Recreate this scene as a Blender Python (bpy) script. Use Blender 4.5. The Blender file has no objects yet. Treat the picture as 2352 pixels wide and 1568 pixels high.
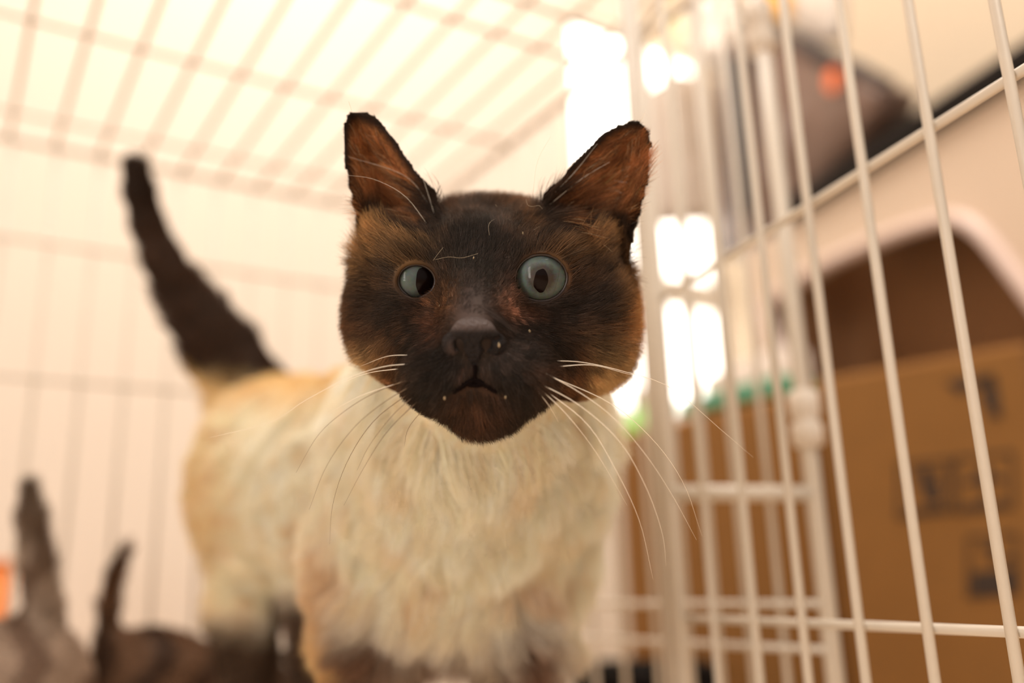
import bpy, bmesh, math, random
import numpy as np
import openvdb
from mathutils import Vector, Matrix
from mathutils.bvhtree import BVHTree
random.seed(4); RNG = np.random.default_rng(11)
C = bpy.context.scene.collection

# ------------------------------------------------------------------ camera
F = 2100.0; CX, CY = 1176.0, 784.0
TH, RO = math.radians(15.0), math.radians(1.8)
EYE = np.array([0.0, 0.0, 0.16])
fwd = np.array([0, math.cos(TH), math.sin(TH)])
up0 = np.array([0, -math.sin(TH), math.cos(TH)]); r0 = np.array([1.0, 0, 0])
RT = math.cos(RO)*r0 - math.sin(RO)*up0
UP = math.cos(RO)*up0 + math.sin(RO)*r0
M3 = np.stack([RT, UP, fwd], 1)            # camera (x right, y up, z depth) -> world
def to_world(p): return np.asarray(p) @ M3.T + EYE
def cam(px, py, d): return np.array([(px-CX)*d/F, (CY-py)*d/F, d])
def W(px, py, d): return to_world(cam(px, py, d))
def ray(px, py):
    v = M3 @ np.array([(px-CX)/F, (CY-py)/F, 1.0]); return v
def hit(px, py, p0, n):
    v = ray(px, py); n = np.asarray(n, float)
    return EYE + v*(np.dot(np.asarray(p0)-EYE, n)/np.dot(v, n))
cd = bpy.data.cameras.new('camera'); co = bpy.data.objects.new('camera', cd); C.objects.link(co)
cd.sensor_width = 36; cd.lens = 36*F/2352; cd.clip_start = 0.01
co.matrix_world = Matrix([[RT[0], UP[0], -fwd[0], EYE[0]], [RT[1], UP[1], -fwd[1], EYE[1]], [RT[2], UP[2], -fwd[2], EYE[2]], [0, 0, 0, 1]])
cd.dof.use_dof = True; cd.dof.focus_distance = 0.279
cd.dof.aperture_fstop = (cd.lens/1000)/0.0096
bpy.context.scene.camera = co
# ------------------------------------------------------------------ light
sc = bpy.context.scene
sc.view_settings.view_transform = 'Standard'; sc.view_settings.look = 'None'
sc.view_settings.exposure = 0.22; sc.view_settings.gamma = 1.0
wd = bpy.data.worlds.new('world'); sc.world = wd; wd.use_nodes = True
wd.node_tree.nodes['Background'].inputs[0].default_value = (1.0, 0.93, 0.86, 1)
wd.node_tree.nodes['Background'].inputs[1].default_value = 0.52
# room axes: E1 runs away from the camera along the cage, E2 across it
A1 = math.radians(32.3)
E1 = np.array([-math.sin(A1), math.cos(A1), 0]); E2 = np.array([math.cos(A1), math.sin(A1), 0]); EZ = np.array([0, 0, 1.0])
def room(a, b, z): return E1*a + E2*b + EZ*z
def area(name, loc, target, sx, sy, power, col):
    l = bpy.data.lights.new(name, 'AREA'); l.shape = 'RECTANGLE'; l.size = sx; l.size_y = sy; l.energy = power; l.color = col
    o = bpy.data.objects.new(name, l); C.objects.link(o); o.location = loc
    o.rotation_euler = (Vector(target)-Vector(loc)).to_track_quat('-Z', 'Y').to_euler(); return o
area('added_overhead_fill', (0.1, 0.9, 2.2), (0.1, 0.9, 0), 1.2, 0.5, 34, (1, 0.92, 0.84))  # added overhead fill to brighten the walls; stands for no known fixture
area('added_front_fill', (0.5, -0.7, 1.9), (0, 0.3, 0.25), 1.0, 0.6, 19, (1, 0.90, 0.78))  # added fill from the front that lifts the cat; no such fixture exists
for z_, h_ in ((0.58, 0.42), (0.16, 0.36)):               # two sashes of a window behind the camera
    area('daylight_front', (-0.85, -0.62, z_), (0, 0.28, 0.26), 0.17, h_, 2.8, (1.0, 0.96, 0.91))

# ------------------------------------------------------------------ helpers
def S(r, g, b):                                            # sRGB 0-255 -> linear
    f = lambda c: (c/255/12.92) if c/255 <= 0.04045 else ((c/255+0.055)/1.055)**2.4
    return (f(r), f(g), f(b))
def mat(name, col, rough=0.6, noise=0, scale=20, bump=0, metallic=0, coat=0, emit=0, spec=0.5):
    m = bpy.data.materials.new(name); m.use_nodes = True; nt = m.node_tree; b = nt.nodes['Principled BSDF']
    b.inputs['Base Color'].default_value = (*col, 1); b.inputs['Roughness'].default_value = rough
    b.inputs['Metallic'].default_value = metallic; b.inputs['Coat Weight'].default_value = coat
    b.inputs['Specular IOR Level'].default_value = spec
    if emit:
        b.inputs['Emission Color'].default_value = (*col, 1); b.inputs['Emission Strength'].default_value = emit
    if noise or bump:
        tc = nt.nodes.new('ShaderNodeTexCoord'); nz = nt.nodes.new('ShaderNodeTexNoise'); nz.inputs['Scale'].default_value = scale
        nz.inputs['Detail'].default_value = 6
        nt.links.new(tc.outputs['Object'], nz.inputs['Vector'])
        if noise:
            mx = nt.nodes.new('ShaderNodeMix'); mx.data_type = 'RGBA'
            mx.inputs[6].default_value = (*[c*(1-noise) for c in col], 1); mx.inputs[7].default_value = (*[min(1, c*(1+noise)) for c in col], 1)
            nt.links.new(nz.outputs['Fac'], mx.inputs[0]); nt.links.new(mx.outputs[2], b.inputs['Base Color'])
        if bump:
            bp = nt.nodes.new('ShaderNodeBump'); bp.inputs['Strength'].default_value = bump; bp.inputs['Distance'].default_value = 0.002
            nt.links.new(nz.outputs['Fac'], bp.inputs['Height']); nt.links.new(bp.outputs['Normal'], b.inputs['Normal'])
    return m
def link(name, me, m, parent=None):
    o = bpy.data.objects.new(name, me); C.objects.link(o)
    if m: me.materials.append(m)
    if parent is not None: o.parent = parent; o.matrix_parent_inverse = parent.matrix_world.inverted()
    return o
def tag(o, label, cat, group=None, kind=None):
    if label: o['label'] = label
    if cat: o['category'] = cat
    if group: o['group'] = group
    if kind: o['kind'] = kind
    return o
def thing(name, label, cat, loc=(0, 0, 0), group=None):
    o = bpy.data.objects.new(name, None); C.objects.link(o); o.location = loc; o.empty_display_size = 0.05
    o.matrix_world = Matrix.Translation(Vector(loc))
    return tag(o, label, cat, group)
def pyd(name, v, f, smooth=True):
    me = bpy.data.meshes.new(name); me.from_pydata([tuple(map(float, p)) for p in v], [], [tuple(map(int, q)) for q in f])
    me.polygons.foreach_set('use_smooth', [smooth]*len(me.polygons)); me.update(); return me
def tube_data(pts, rad, seg=8, cap=True):
    pts = [Vector(map(float, p)) for p in pts]; n = len(pts)
    rads = rad if hasattr(rad, '__len__') else [rad]*n
    v, f = [], []; t0 = (pts[1]-pts[0]).normalized(); a = t0.orthogonal().normalized()
    for i, p in enumerate(pts):
        t = (pts[min(i+1, n-1)]-pts[max(i-1, 0)]).normalized()
        a = (a - t*a.dot(t)).normalized(); b = t.cross(a)
        for k in range(seg):
            w = 2*math.pi*k/seg; v.append(p+(a*math.cos(w)+b*math.sin(w))*rads[i])
    for i in range(n-1):
        for k in range(seg):
            f.append((i*seg+k, i*seg+(k+1) % seg, (i+1)*seg+(k+1) % seg, (i+1)*seg+k))
    if cap: f.append(tuple(range(seg-1, -1, -1))); f.append(tuple((n-1)*seg+k for k in range(seg)))
    return v, f
def tube(name, pts, rad, m, parent=None, seg=8): return link(name, pyd(name, *tube_data(pts, rad, seg)), m, parent)
def merge(parts):
    V, Fc = [], []
    for v, f in parts:
        k = len(V); V += list(v); Fc += [tuple(i+k for i in q) for q in f]
    return V, Fc
def slab_data(quad, n, t):                                  # planar polygon thickened along n
    q = [np.asarray(p, float) for p in quad]; n = np.asarray(n, float)*t; k = len(q)
    v = q + [p+n for p in q]
    f = [tuple(range(k)), tuple(range(2*k-1, k-1, -1))] + [(i, i+k, (i+1) % k + k, (i+1) % k) for i in range(k)]
    return v, f
def bevel(me, w, seg=2):
    bm = bmesh.new(); bm.from_mesh(me); bmesh.ops.recalc_face_normals(bm, faces=bm.faces)
    bmesh.ops.bevel(bm, geom=[e for e in bm.edges if len(e.link_faces) == 2 and e.calc_face_angle(0) > 0.5], offset=w, segments=seg, affect='EDGES', profile=0.5)
    bm.to_mesh(me); bm.free(); return me
def smooth_path(pts, n=24):                                 # Catmull-Rom
    P = [np.asarray(p, float) for p in pts]; P = [2*P[0]-P[1]] + P + [2*P[-1]-P[-2]]; out = []
    m = len(P)-3
    for s in np.linspace(0, m-1e-6, n):
        i = int(s); t = s-i; a, b, c, d = P[i:i+4]
        out.append(0.5*((2*b)+(-a+c)*t+(2*a-5*b+4*c-d)*t*t+(-a+3*b-3*c+d)*t**3))
    return out

# ------------------------------------------------------------------ materials
M_wall = mat('cream_wall_paint', S(234, 221, 206), 0.9, 0.02, 3, 0.1)
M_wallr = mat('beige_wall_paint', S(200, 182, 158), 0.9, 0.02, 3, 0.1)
M_floor = mat('vinyl_floor', S(170, 140, 110), 0.6, 0.1, 8, 0.1)
M_wire = mat('white_coated_wire', S(212, 201, 186), 0.38, 0.03, 200, 0.1)
M_conn = mat('white_plastic_clamp', S(222, 210, 196), 0.35)
M_card = mat('corrugated_cardboard', S(136, 94, 42), 0.85, 0.10, 30, 0.3)
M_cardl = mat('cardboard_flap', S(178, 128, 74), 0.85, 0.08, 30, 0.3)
M_ink = mat('black_box_print', S(58, 44, 34), 0.8)
M_frame = mat('white_window_frame', S(245, 240, 232), 0.5)
M_day = mat('bright_daylight_pane', S(255, 252, 244), 0.4, emit=3.2)
M_tray = mat('pale_plastic_tray', S(225, 205, 180), 0.5, 0.03, 40)

# ------------------------------------------------------------------ setting
def structure(name, me, m): o = link(name, me, m); o['kind'] = 'structure'; return o
DB, DR = 1.55, 1.62                                        # back wall and right wall distances along E1, E2
def quad(name, pts, n, m, t=0.05): return structure(name, pyd(name, *slab_data(pts, n, t), smooth=False), m)
ZT = 2.4; ZF = -0.06; LB = -2.2
quad('floor', [room(-1.6, LB, ZF), room(DB, LB, ZF), room(DB, DR, ZF), room(-1.6, DR, ZF)], -EZ, M_floor)
quad('ceiling', [room(-1.0, LB, ZT), room(DB, LB, ZT), room(DB, DR, ZT), room(-1.0, DR, ZT)], EZ, M_wall)
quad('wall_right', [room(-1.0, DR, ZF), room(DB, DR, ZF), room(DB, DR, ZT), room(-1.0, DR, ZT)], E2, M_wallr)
quad('wall_left', [room(-1.0, LB, ZF), room(DB, LB, ZF), room(DB, LB, ZT), room(-1.0, LB, ZT)], -E2, M_wall)
pb = room(DB, 0, 0)
def on_back(px, py): return hit(px, py, pb, E1)
wl = np.dot(on_back(1316, 400), E2); wr = np.dot(on_back(1640, 400), E2)
wz0 = on_back(1480, 965)[2]; wz1 = on_back(1420, 60)[2]
print('window', wl, wr, wz0, wz1)
wm0, wm1 = on_back(1480, 688)[2], on_back(1480, 614)[2]
wb = []
for a, b, c, d in ((LB, wl, ZF, ZT), (wr, DR, ZF, ZT), (wl, wr, ZF, wz0), (wl, wr, wz1, ZT)):
    wb.append(slab_data([room(DB, a, c), room(DB, b, c), room(DB, b, d), room(DB, a, d)], E1, 0.08))
structure('wall_back', pyd('wall_back', *merge(wb), smooth=False), M_wall)
win = bpy.data.objects.new('window_1', None); C.objects.link(win); win['kind'] = 'structure'
win.matrix_world = Matrix.Translation(Vector(room(DB, wl, wz0)))
fr = []
def bar(a, b, c, d, y0, y1): return slab_data([room(y0, a, c), room(y0, b, c), room(y0, b, d), room(y0, a, d)], E1, y1-y0)
for a, b, c, d in ((wl, wl+.03, wz0, wz1), (wr-.03, wr, wz0, wz1), (wl+.03, wr-.03, wz0, wz0+.03), (wl+.03, wr-.03, wz1-.03, wz1), (wl+.03, wr-.03, wm0, wm1)):
    fr.append(bar(a, b, c, d, DB+.015, DB+.05))
link('window_frame', pyd('window_frame', *merge(fr), smooth=False), M_frame, win)
for c, d in ((wz0+.03, wm0), (wm1, wz1-.03)):
    link('pane', pyd('pane', *bar(wl+.03, wr-.03, c, d, DB+.025, DB+.03), smooth=False), M_day, win)

# ------------------------------------------------------------------ cage
H = 0.16+0.385
cage = thing('pet_cage', 'white coated wire pet cage around the cats, its door open at right', 'cage', tuple(W(950, 1500, 0.98)*[1, 1, 0]))
C1 = hit(950, 502, (0, 0, H), EZ)                           # rear right top corner
Qb = W(1552, 1100, 0.475)
PIT = 0.0345; WR = 0.0019
a0, b0 = np.dot(C1, E1), np.dot(C1, E2)
LW = 0.95; LD = 1.05                                        # cage width to the left, depth to the front
def panel(name, frame, wires, fr_r=0.003):
    p = link(name, pyd(name, *merge([tube_data(w, fr_r, 8) for w in frame])), M_wire, cage)
    for w in wires: tube('wire', w, WR, M_wire, p, 6)
    return p
def K(a, b, z): return E1*a + E2*b + EZ*z
# roof: long wires along E1, cross wires along E2
long_x = [np.dot(hit(x, 0, (0, 0, H), EZ), E2) for x in (80, 230, 377, 516, 656, 799)]
cross_a = [np.dot(hit(x, y, (0, 0, H), EZ), E1) for x, y in ((394, 450), (349, 314), (446, 133), (1220, 94), (1303, 31))]
print('roof pitch', np.diff(long_x), 'cross', cross_a, 'corner', a0, b0)
px_ = float(np.mean(np.diff(long_x)))
wires = []
k = long_x[0]
while k > b0-LW: k -= px_
while k < b0-0.008:
    if k > b0-LW: wires.append([K(a0, k, H), K(a0-LD, k, H)])
    k += px_
for a in cross_a[1:] + [cross_a[-1]-0.2]: wires.append([K(a, b0, H-2*WR), K(a, b0-LW, H-2*WR)])
panel('roof_panel', [[K(a0, b0, H), K(a0-LD, b0, H)], [K(a0, b0, H), K(a0, b0-LW, H)], [K(a0, b0-LW, H), K(a0-LD, b0-LW, H)]], wires, 0.0035)
# back panel
wires = []
k = b0-PIT
while k > b0-LW: wires.append([K(a0, k, 0.01), K(a0, k, H)]); k -= PIT
for y in (560, 873): wires.append([K(a0-2*WR, b0, hit(100, y, C1, E1)[2]), K(a0-2*WR, b0-LW, hit(100, y, C1, E1)[2])])
panel('back_panel', [[K(a0, b0, 0), K(a0, b0, H)], [K(a0, b0-LW, 0), K(a0, b0-LW, H)], [K(a0, b0, .01), K(a0, b0-LW, .01)]], wires)
# side panel S, to post P
def onS(px, py): return hit(px, py, C1, E2)
aP = np.dot(onS(1895, 1350), E1)
wires = []
spx = [1304, 1361, 1427, 1502, 1577, 1645, 1714, 1792]
aS = [np.dot(onS(x, 1385), E1) for x in spx]; print('side pitch', np.diff(aS), 'post', aP)
k = aS[0]
sp = float(np.mean(np.diff(aS)))
al = list(aS)
while k < a0-0.02: k -= sp; al.append(k)
for k in al: wires.append([K(k, b0, 0.01), K(k, b0, H)])
for x, y in ((1600, 1386), (1600, 1476)):
    z = onS(x, y)[2]; wires.append([K(aP, b0-2*WR, z), K(a0, b0-2*WR, z)])
sidep = panel('side_panel', [[K(aP, b0, .01), K(a0, b0, .01)], [K(aP, b0, 0), K(aP, b0, H)]], wires, 0.0048)
for y0, y1 in ((895, 1028), (-70, 62)):                     # clamps on the post
    z0, z1 = onS(1850, y1)[2], onS(1850, y0)[2]; prof = [0.0055, 0.0085, 0.0088, 0.0068, 0.0068, 0.0086, 0.0084, 0.0055]
    zs = [0, .03, .36, .44, .50, .58, .96, 1]
    pts = [K(aP, b0, z0+(z1-z0)*t) for t in zs]
    tube('clamp', pts, prof, M_conn, sidep, 14)
# door panel A, swung open
AA = math.radians(19.4); DA = np.array([-math.sin(AA), math.cos(AA), 0]); NA = np.array([DA[1], -DA[0], 0])
pA = W(2320, 1450, 0.28)
def onA(px, py): return hit(px, py, pA, NA)
sA = lambda p: np.dot(p-pA, DA)
def LA(s, z, off=0): return pA*[1, 1, 0] + DA*s + EZ*z + NA*off
sa = [sA(onA(x, 1435)) for x in (1640, 1738, 1852, 1980, 2132, 2320)]; pitA = -float(np.mean(np.diff(sa))); print('door pitch', np.diff(sa))
zl = onA(1980, 1438)[2]; zu = onA(1980, 380)[2]; sQ = sA(onA(1560, 1430)); print('rails', zl, zu, 'sQ', sQ)
wires = []
s = sa[-1]
for i in range(-4, 6): wires.append([LA(s+i*pitA, 0.03), LA(s+i*pitA, H)])
rr = zu-zl
for z in (zl, zu, zu+rr): wires.append([LA(sQ, z, 2*WR), LA(s-4.5*pitA, z, 2*WR)])
doorp = panel('door_panel', [[LA(sQ, 0.02), LA(sQ, H)], [LA(sQ+.012, 0.02), LA(sQ+.012, H)], [LA(sQ, H), LA(s-4.5*pitA, H)], [LA(sQ, .03), LA(s-4.5*pitA, .03)], [LA(s-4.5*pitA, .02), LA(s-4.5*pitA, H)]], wires, 0.0034)
q1 = LA(sQ, 0) ; q1[2] = hit(1552, 1131, q1, -ray(1552, 1131)*[1, 1, 0])[2]
p1 = K(aP, b0, onS(1868, 1133)[2])
tube('tie_rod', [q1, p1], 0.0042, M_wire, doorp, 8)
trq = [K(a0+.01, b0+.01, 0), K(a0+.01, b0-LW, 0), K(a0-LD, b0-LW, 0), K(a0-LD, b0+.01, 0)]
link('floor_tray', bevel(pyd('floor_tray', *slab_data(trq, -EZ, 0.02), smooth=False), 0.002), M_tray, cage)
for a, b in ((a0, b0), (a0, b0-LW+.02), (a0-LD+.02, b0-LW+.02), (a0-LD+.02, b0)):
    tube('foot', [K(a, b, -0.02), K(a, b, -0.06)], 0.015, M_conn, cage, 12)

# ------------------------------------------------------------------ smooth solids from distance fields (camera-space metres)
def smin(a, b, k):
    h = np.clip(0.5+0.5*(b-a)/k, 0, 1); return b*(1-h)+a*h-k*h*(1-h)
def smax(a, b, k): return -smin(-a, -b, k)
def ell(p, c, r):
    q = p-np.asarray(c, dtype=np.float32); r = np.asarray(r, dtype=np.float32)
    k0 = np.sqrt(((q/r)**2).sum(-1)); k1 = np.sqrt(((q/(r*r))**2).sum(-1))+1e-9
    return k0*(k0-1)/k1
def cone(p, a, b, ra, rb):
    a = np.asarray(a, np.float32); b = np.asarray(b, np.float32); d = b-a
    t = np.clip(((p-a) @ d)/max(1e-12, float(d @ d)), 0, 1)
    return np.sqrt(((p-a-t[..., None]*d)**2).sum(-1)) - (ra+(rb-ra)*t)
def poly2d(x, y, P):                                       # signed distance in px, negative inside
    d = np.full(x.shape, 1e9, np.float32); ins = np.zeros(x.shape, bool); n = len(P)
    for i in range(n):
        ax, ay = P[i]; bx, by = P[(i+1) % n]; ex, ey = bx-ax, by-ay
        wx, wy = x-ax, y-ay; t = np.clip((wx*ex+wy*ey)/(ex*ex+ey*ey), 0, 1)
        d = np.minimum(d, (wx-ex*t)**2+(wy-ey*t)**2)
        c = ((ay <= y) & (by > y)) | ((by <= y) & (ay > y))
        xi = ax+(y-ay)*ex/np.where(ey == 0, 1e-9, ey)
        ins ^= c & (x < xi)
    d = np.sqrt(d); return np.where(ins, -d, d)
def sdf_mesh(f, lo, hi, vx, slack=1.35):
    lo = np.array(lo, float); hi = np.array(hi, float); B = 8; bs = B*vx
    nb = np.ceil((hi-lo)/bs).astype(int); grid = openvdb.FloatGrid(float(4*vx))
    I = np.stack(np.meshgrid(*[np.arange(n) for n in nb], indexing='ij'), -1).reshape(-1, 3)
    c = (lo+(I+0.5)*bs).astype(np.float32); d = np.concatenate([f(q) for q in np.array_split(c, max(1, len(c)//60000))])
    lim = bs*0.87*slack+2*vx
    for i in I[d < -lim]:
        m = (i*B).tolist(); grid.fill(m, [m[0]+7, m[1]+7, m[2]+7], -4*vx, True)
    near = I[np.abs(d) <= lim]
    off = np.stack(np.meshgrid(*[np.arange(B)]*3, indexing='ij'), -1).reshape(-1, 3)
    for ch in np.array_split(near, max(1, len(near)//400)):
        p = (lo+((ch*B)[:, None, :]+off[None])*vx).astype(np.float32).reshape(-1, 3)
        v = np.clip(f(p), -4*vx, 4*vx).reshape(len(ch), B, B, B).astype(np.float32)
        for i, a in zip(ch, v): grid.copyFromArray(np.ascontiguousarray(a), ijk=tuple((i*B).tolist()))
    pts, quads = grid.convertToQuads(isovalue=0.0)
    return lo+pts*vx, quads
def np_mesh(name, v, q):
    me = bpy.data.meshes.new(name); me.vertices.add(len(v)); me.vertices.foreach_set('co', np.asarray(v, np.float32).ravel())
    me.loops.add(len(q)*4); me.loops.foreach_set('vertex_index', np.asarray(q, np.int32).ravel())
    me.polygons.add(len(q)); me.polygons.foreach_set('loop_start', np.arange(0, len(q)*4, 4, dtype=np.int32))
    me.polygons.foreach_set('loop_total', np.full(len(q), 4, np.int32)); me.polygons.foreach_set('use_smooth', np.ones(len(q), bool))
    me.update(calc_edges=True); me.validate(); return me
def px_of(p): return np.stack([CX+F*p[:, 0]/p[:, 2], CY-F*p[:, 1]/p[:, 2]], 1)

# ------------------------------------------------------------------ the siamese cat
EARL = [(850, 640), (832, 592), (822, 530), (812, 465), (798, 400), (791, 345), (790, 300), (797, 268), (812, 255), (830, 254), (855, 266), (885, 294), (915, 335), (945, 380), (975, 418), (1003, 442), (1015, 520), (940, 620)]
EARR = [(1430, 640), (1445, 590), (1452, 545), (1468, 490), (1482, 440), (1492, 385), (1494, 330), (1488, 300), (1474, 283), (1450, 280), (1420, 288), (1390, 306), (1352, 342), (1315, 382), (1282, 418), (1252, 444), (1235, 520), (1330, 620)]
EYES = dict(r=(cam(1243, 638, 0.2895), 0.0108, 60, 54), l=(cam(957, 645, 0.2925), 0.0100, 43, 38))
def ear(p, P, d0, cup):
    z = np.maximum(p[:, 2], 0.05); x = CX+F*p[:, 0]/z; y = CY-F*p[:, 1]/z
    e = poly2d(x, y, P)-7
    dm = e*0.305/F
    zs = d0 + cup*np.clip(-e/70, 0, 1)**0.8 + (y-600)*0.00002
    th = np.abs(p[:, 2]-zs)*0.85-0.0008
    return smax(dm, th, 0.0022)
def S_head(p):
    d = ell(p, cam(1128, 668, .325), (.0425, .0285, .040))
    d = smin(d, ell(p, cam(955, 748, .308), (.0192, .0225, .025)), .014)
    d = smin(d, ell(p, cam(1300, 748, .308), (.0200, .0240, .025)), .014)
    d = smin(d, ell(p, cam(972, 600, .302), (.0165, .011, .015)), .010)
    d = smin(d, ell(p, cam(1240, 595, .302), (.0170, .012, .015)), .010)
    d = smin(d, cone(p, cam(1040, 552, .325), cam(1215, 552, .325), .0088, .0088), .008)
    d = smin(d, ell(p, cam(1108, 840, .290), (.0218, .0172, .028)), .012)
    d = smin(d, cone(p, cam(1100, 600, .292), cam(1088, 735, .2665), .0100, .0072), .012)
    d = smin(d, ell(p, cam(1022, 866, .2715), (.0130, .0112, .0135)), .005)
    d = smin(d, ell(p, cam(1172, 858, .2715), (.0148, .0118, .0135)), .005)
    d = smin(d, ell(p, cam(1112, 943, .2740), (.0092, .0068, .0105)), .006)
    d = smin(d, ell(p, cam(1088, 772, .2635), (.0080, .0055, .0065)), .004)
    d = smax(d, -cone(p, cam(1090, 800, .2545), cam(1090, 876, .2575), .0007, .0012), .0015)
    d = smax(d, -cone(p, cam(1090, 880, .2580), cam(1030, 908, .2600), .0016, .0008), .0020)
    d = smax(d, -cone(p, cam(1090, 880, .2580), cam(1160, 906, .2600), .0016, .0008), .0020)
    return d
def S_eyes(p, d):
    for k in 'lr':
        c, r, ax, ay = EYES[k]; q = p-c.astype(np.float32)
        s = np.sqrt((q**2).sum(-1))
        d = smin(d, s-(r+0.0019), .004)
        z = np.maximum(p[:, 2], .05); x = (CX+F*p[:, 0]/z-(CX+F*c[0]/c[2]))/ax; y = (CY-F*p[:, 1]/z-(CY-F*c[1]/c[2]))/ay
        hole = (np.sqrt(x*x+y*y)-1)*min(ax, ay)*0.28/F
        hole = np.maximum(hole, p[:, 2]-c[2])
        d = smax(d, -hole, .0008)
        d = np.maximum(d, -(s-r))
    return d
def S_body(p):
    d = cone(p, cam(1120, 760, .345), cam(1095, 1000, .400), .037, .052)
    d = smin(d, ell(p, cam(1072, 1120, .430), (.0575, .056, .045)), .03)
    d = smin(d, ell(p, cam(1020, 1330, .425), (.043, .035, .038)), .02)
    d = smin(d, cone(p, cam(1040, 1085, .465), cam(690, 1120, .60), .062, .062), .03)
    d = smin(d, ell(p, cam(655, 1120, .612), (.056, .069, .055)), .03)
    # shoulders and forelegs
    d = smin(d, cone(p, cam(845, 1280, .425), cam(850, 1470, .415), .027, .021), .018)
    d = smin(d, cone(p, cam(1225, 1250, .420), cam(1190, 1470, .410), .021, .0165), .018)
    return d
def leg(p, pts, rads):
    d = None
    for a, b, ra, rb in zip(pts[:-1], pts[1:], rads[:-1], rads[1:]):
        e = cone(p, a, b, ra, rb); d = e if d is None else smin(d, e, .006)
    return d
def to_cam(w): return (np.asarray(w)-EYE) @ M3
def ground(px, d, z=0.0): w = W(px, 1500, d); w[2] = z; return to_cam(w)
def gz(c, z): w = to_world(c); w[2] = z; return to_cam(w)
fl = [cam(850, 1470, .415), gz(cam(848, 1560, .412), .060), gz(cam(848, 1560, .412), .017)]
frr = [cam(1190, 1470, .410), gz(cam(1190, 1560, .405), .060), gz(cam(1190, 1560, .405), .017)]
hl = [cam(640, 1210, .60), cam(560, 1400, .565), gz(cam(590, 1500, .60), .085), gz(cam(575, 1560, .585), .018)]
hr = [cam(740, 1210, .60), cam(735, 1400, .545), gz(cam(720, 1500, .58), .085), gz(cam(700, 1560, .565), .018)]
TAIL = [(cam(640, 960, .63), .024), (cam(560, 890, .645), .0245), (cam(515, 815, .65), .0235), (cam(465, 735, .655), .0185), (cam(415, 660, .655), .0155), (cam(372, 590, .655), .0125), (cam(340, 515, .65), .0105), (cam(322, 445, .645), .0100), (cam(312, 385, .64), .0090)]
def S_legs(p):
    d = leg(p, fl, (.020, .0115, .0125)); d = np.minimum(d, leg(p, frr, (.0185, .011, .0125)))
    d = np.minimum(d, leg(p, hl, (.040, .020, .0115, .012))); d = np.minimum(d, leg(p, hr, (.036, .018, .0105, .012)))
    for q in (fl[-1], frr[-1], hl[-1], hr[-1]):             # paws point forward
        w = to_world(q); e = ell(p, to_cam(w+np.array([0.004, -.014, -.003])), (.013, .012, .020)); d = smin(d, e, .008)
    return d
def S_tail(p): return leg(p, [t[0] for t in TAIL], [t[1] for t in TAIL])
def S_cat(p):
    d = S_head(p)
    e = np.minimum(ear(p, EARL, .303, .011), ear(p, EARR, .301, .011))
    d = smin(d, e, .004)
    d = S_eyes(p, d)
    b = smin(S_body(p), S_legs(p), .012); b = smin(b, S_tail(p), .012)
    # the ears stay clear of the neck blend
    return smin(d, b, .010)
v, q = sdf_mesh(S_cat, (-.30, -.26, .235), (.07, .155, .72), 0.0011)
print('cat quads', len(q))
PC = v.copy()                                              # camera-space copy of the surface
# colour of the coat by place on the animal (px of the front view at rest, plus depth)
DARK, MID, GOLD = S(32, 23, 19), S(88, 56, 34), S(150, 102, 58)
CREAM, BUFF, SEAL = S(255, 245, 224), S(246, 218, 168), S(112, 70, 42)
BLOBS = [  # px, py, rx, ry, colour, strength
 (1100, 480, 260, 70, S(92, 58, 34), .9), (885, 545, 85, 70, S(216, 164, 104), .97), (1340, 530, 95, 70, S(192, 142, 90), .97),
 (1165, 455, 60, 25, S(150, 105, 60), .9), (1040, 462, 60, 22, S(130, 85, 48), .8),
 (800, 760, 50, 110, S(110, 74, 46), .9), (850, 870, 60, 70, S(150, 108, 70), .8), (1440, 780, 50, 150, S(212, 152, 90), .97), (1340, 880, 80, 50, S(120, 82, 52), .8),
 (1230, 560, 60, 26, S(60, 40, 28), .7), (1085, 560, 80, 70, S(34, 27, 25), .95), (1110, 530, 60, 50, S(30, 24, 23), .8),
 (1243, 638, 92, 84, S(44, 32, 26), .75), (957, 645, 70, 62, S(48, 34, 27), .75), (1166, 692, 22, 38, S(158, 114, 92), .9), (1190, 720, 40, 16, S(150, 105, 84), .7), (1020, 690, 38, 45, S(92, 60, 34), .9), (990, 745, 26, 40, S(96, 56, 34), .7),
 (1085, 725, 44, 40, S(92, 78, 74), 1.0), (1085, 680, 28, 34, S(66, 56, 54), .8), (1068, 862, 16, 20, S(86, 62, 52), .8), (1112, 862, 16, 20, S(86, 62, 52), .8), (1088, 800, 62, 34, S(26, 18, 16), 1.0), (1150, 740, 26, 18, S(44, 34, 30), .95),  # the dark spot at the nostrils is shade painted into the skin
 (1090, 940, 60, 42, S(84, 52, 32), .9), (1190, 800, 70, 40, S(62, 50, 46), .7), (1330, 690, 70, 50, S(44, 33, 30), .6),  # grey spot right of the nose paints light from above on the muzzle
 (890, 640, 30, 30, S(70, 48, 32), .6), (1325, 640, 26, 40, S(96, 64, 40), .7), (1250, 848, 40, 14, S(96, 70, 58), .6)]
def lerp(a, b, t): return a+(np.asarray(b)-a)*t[:, None]
def sstep(x, a, b): t = np.clip((x-a)/(b-a), 0, 1); return t*t*(3-2*t)
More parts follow.
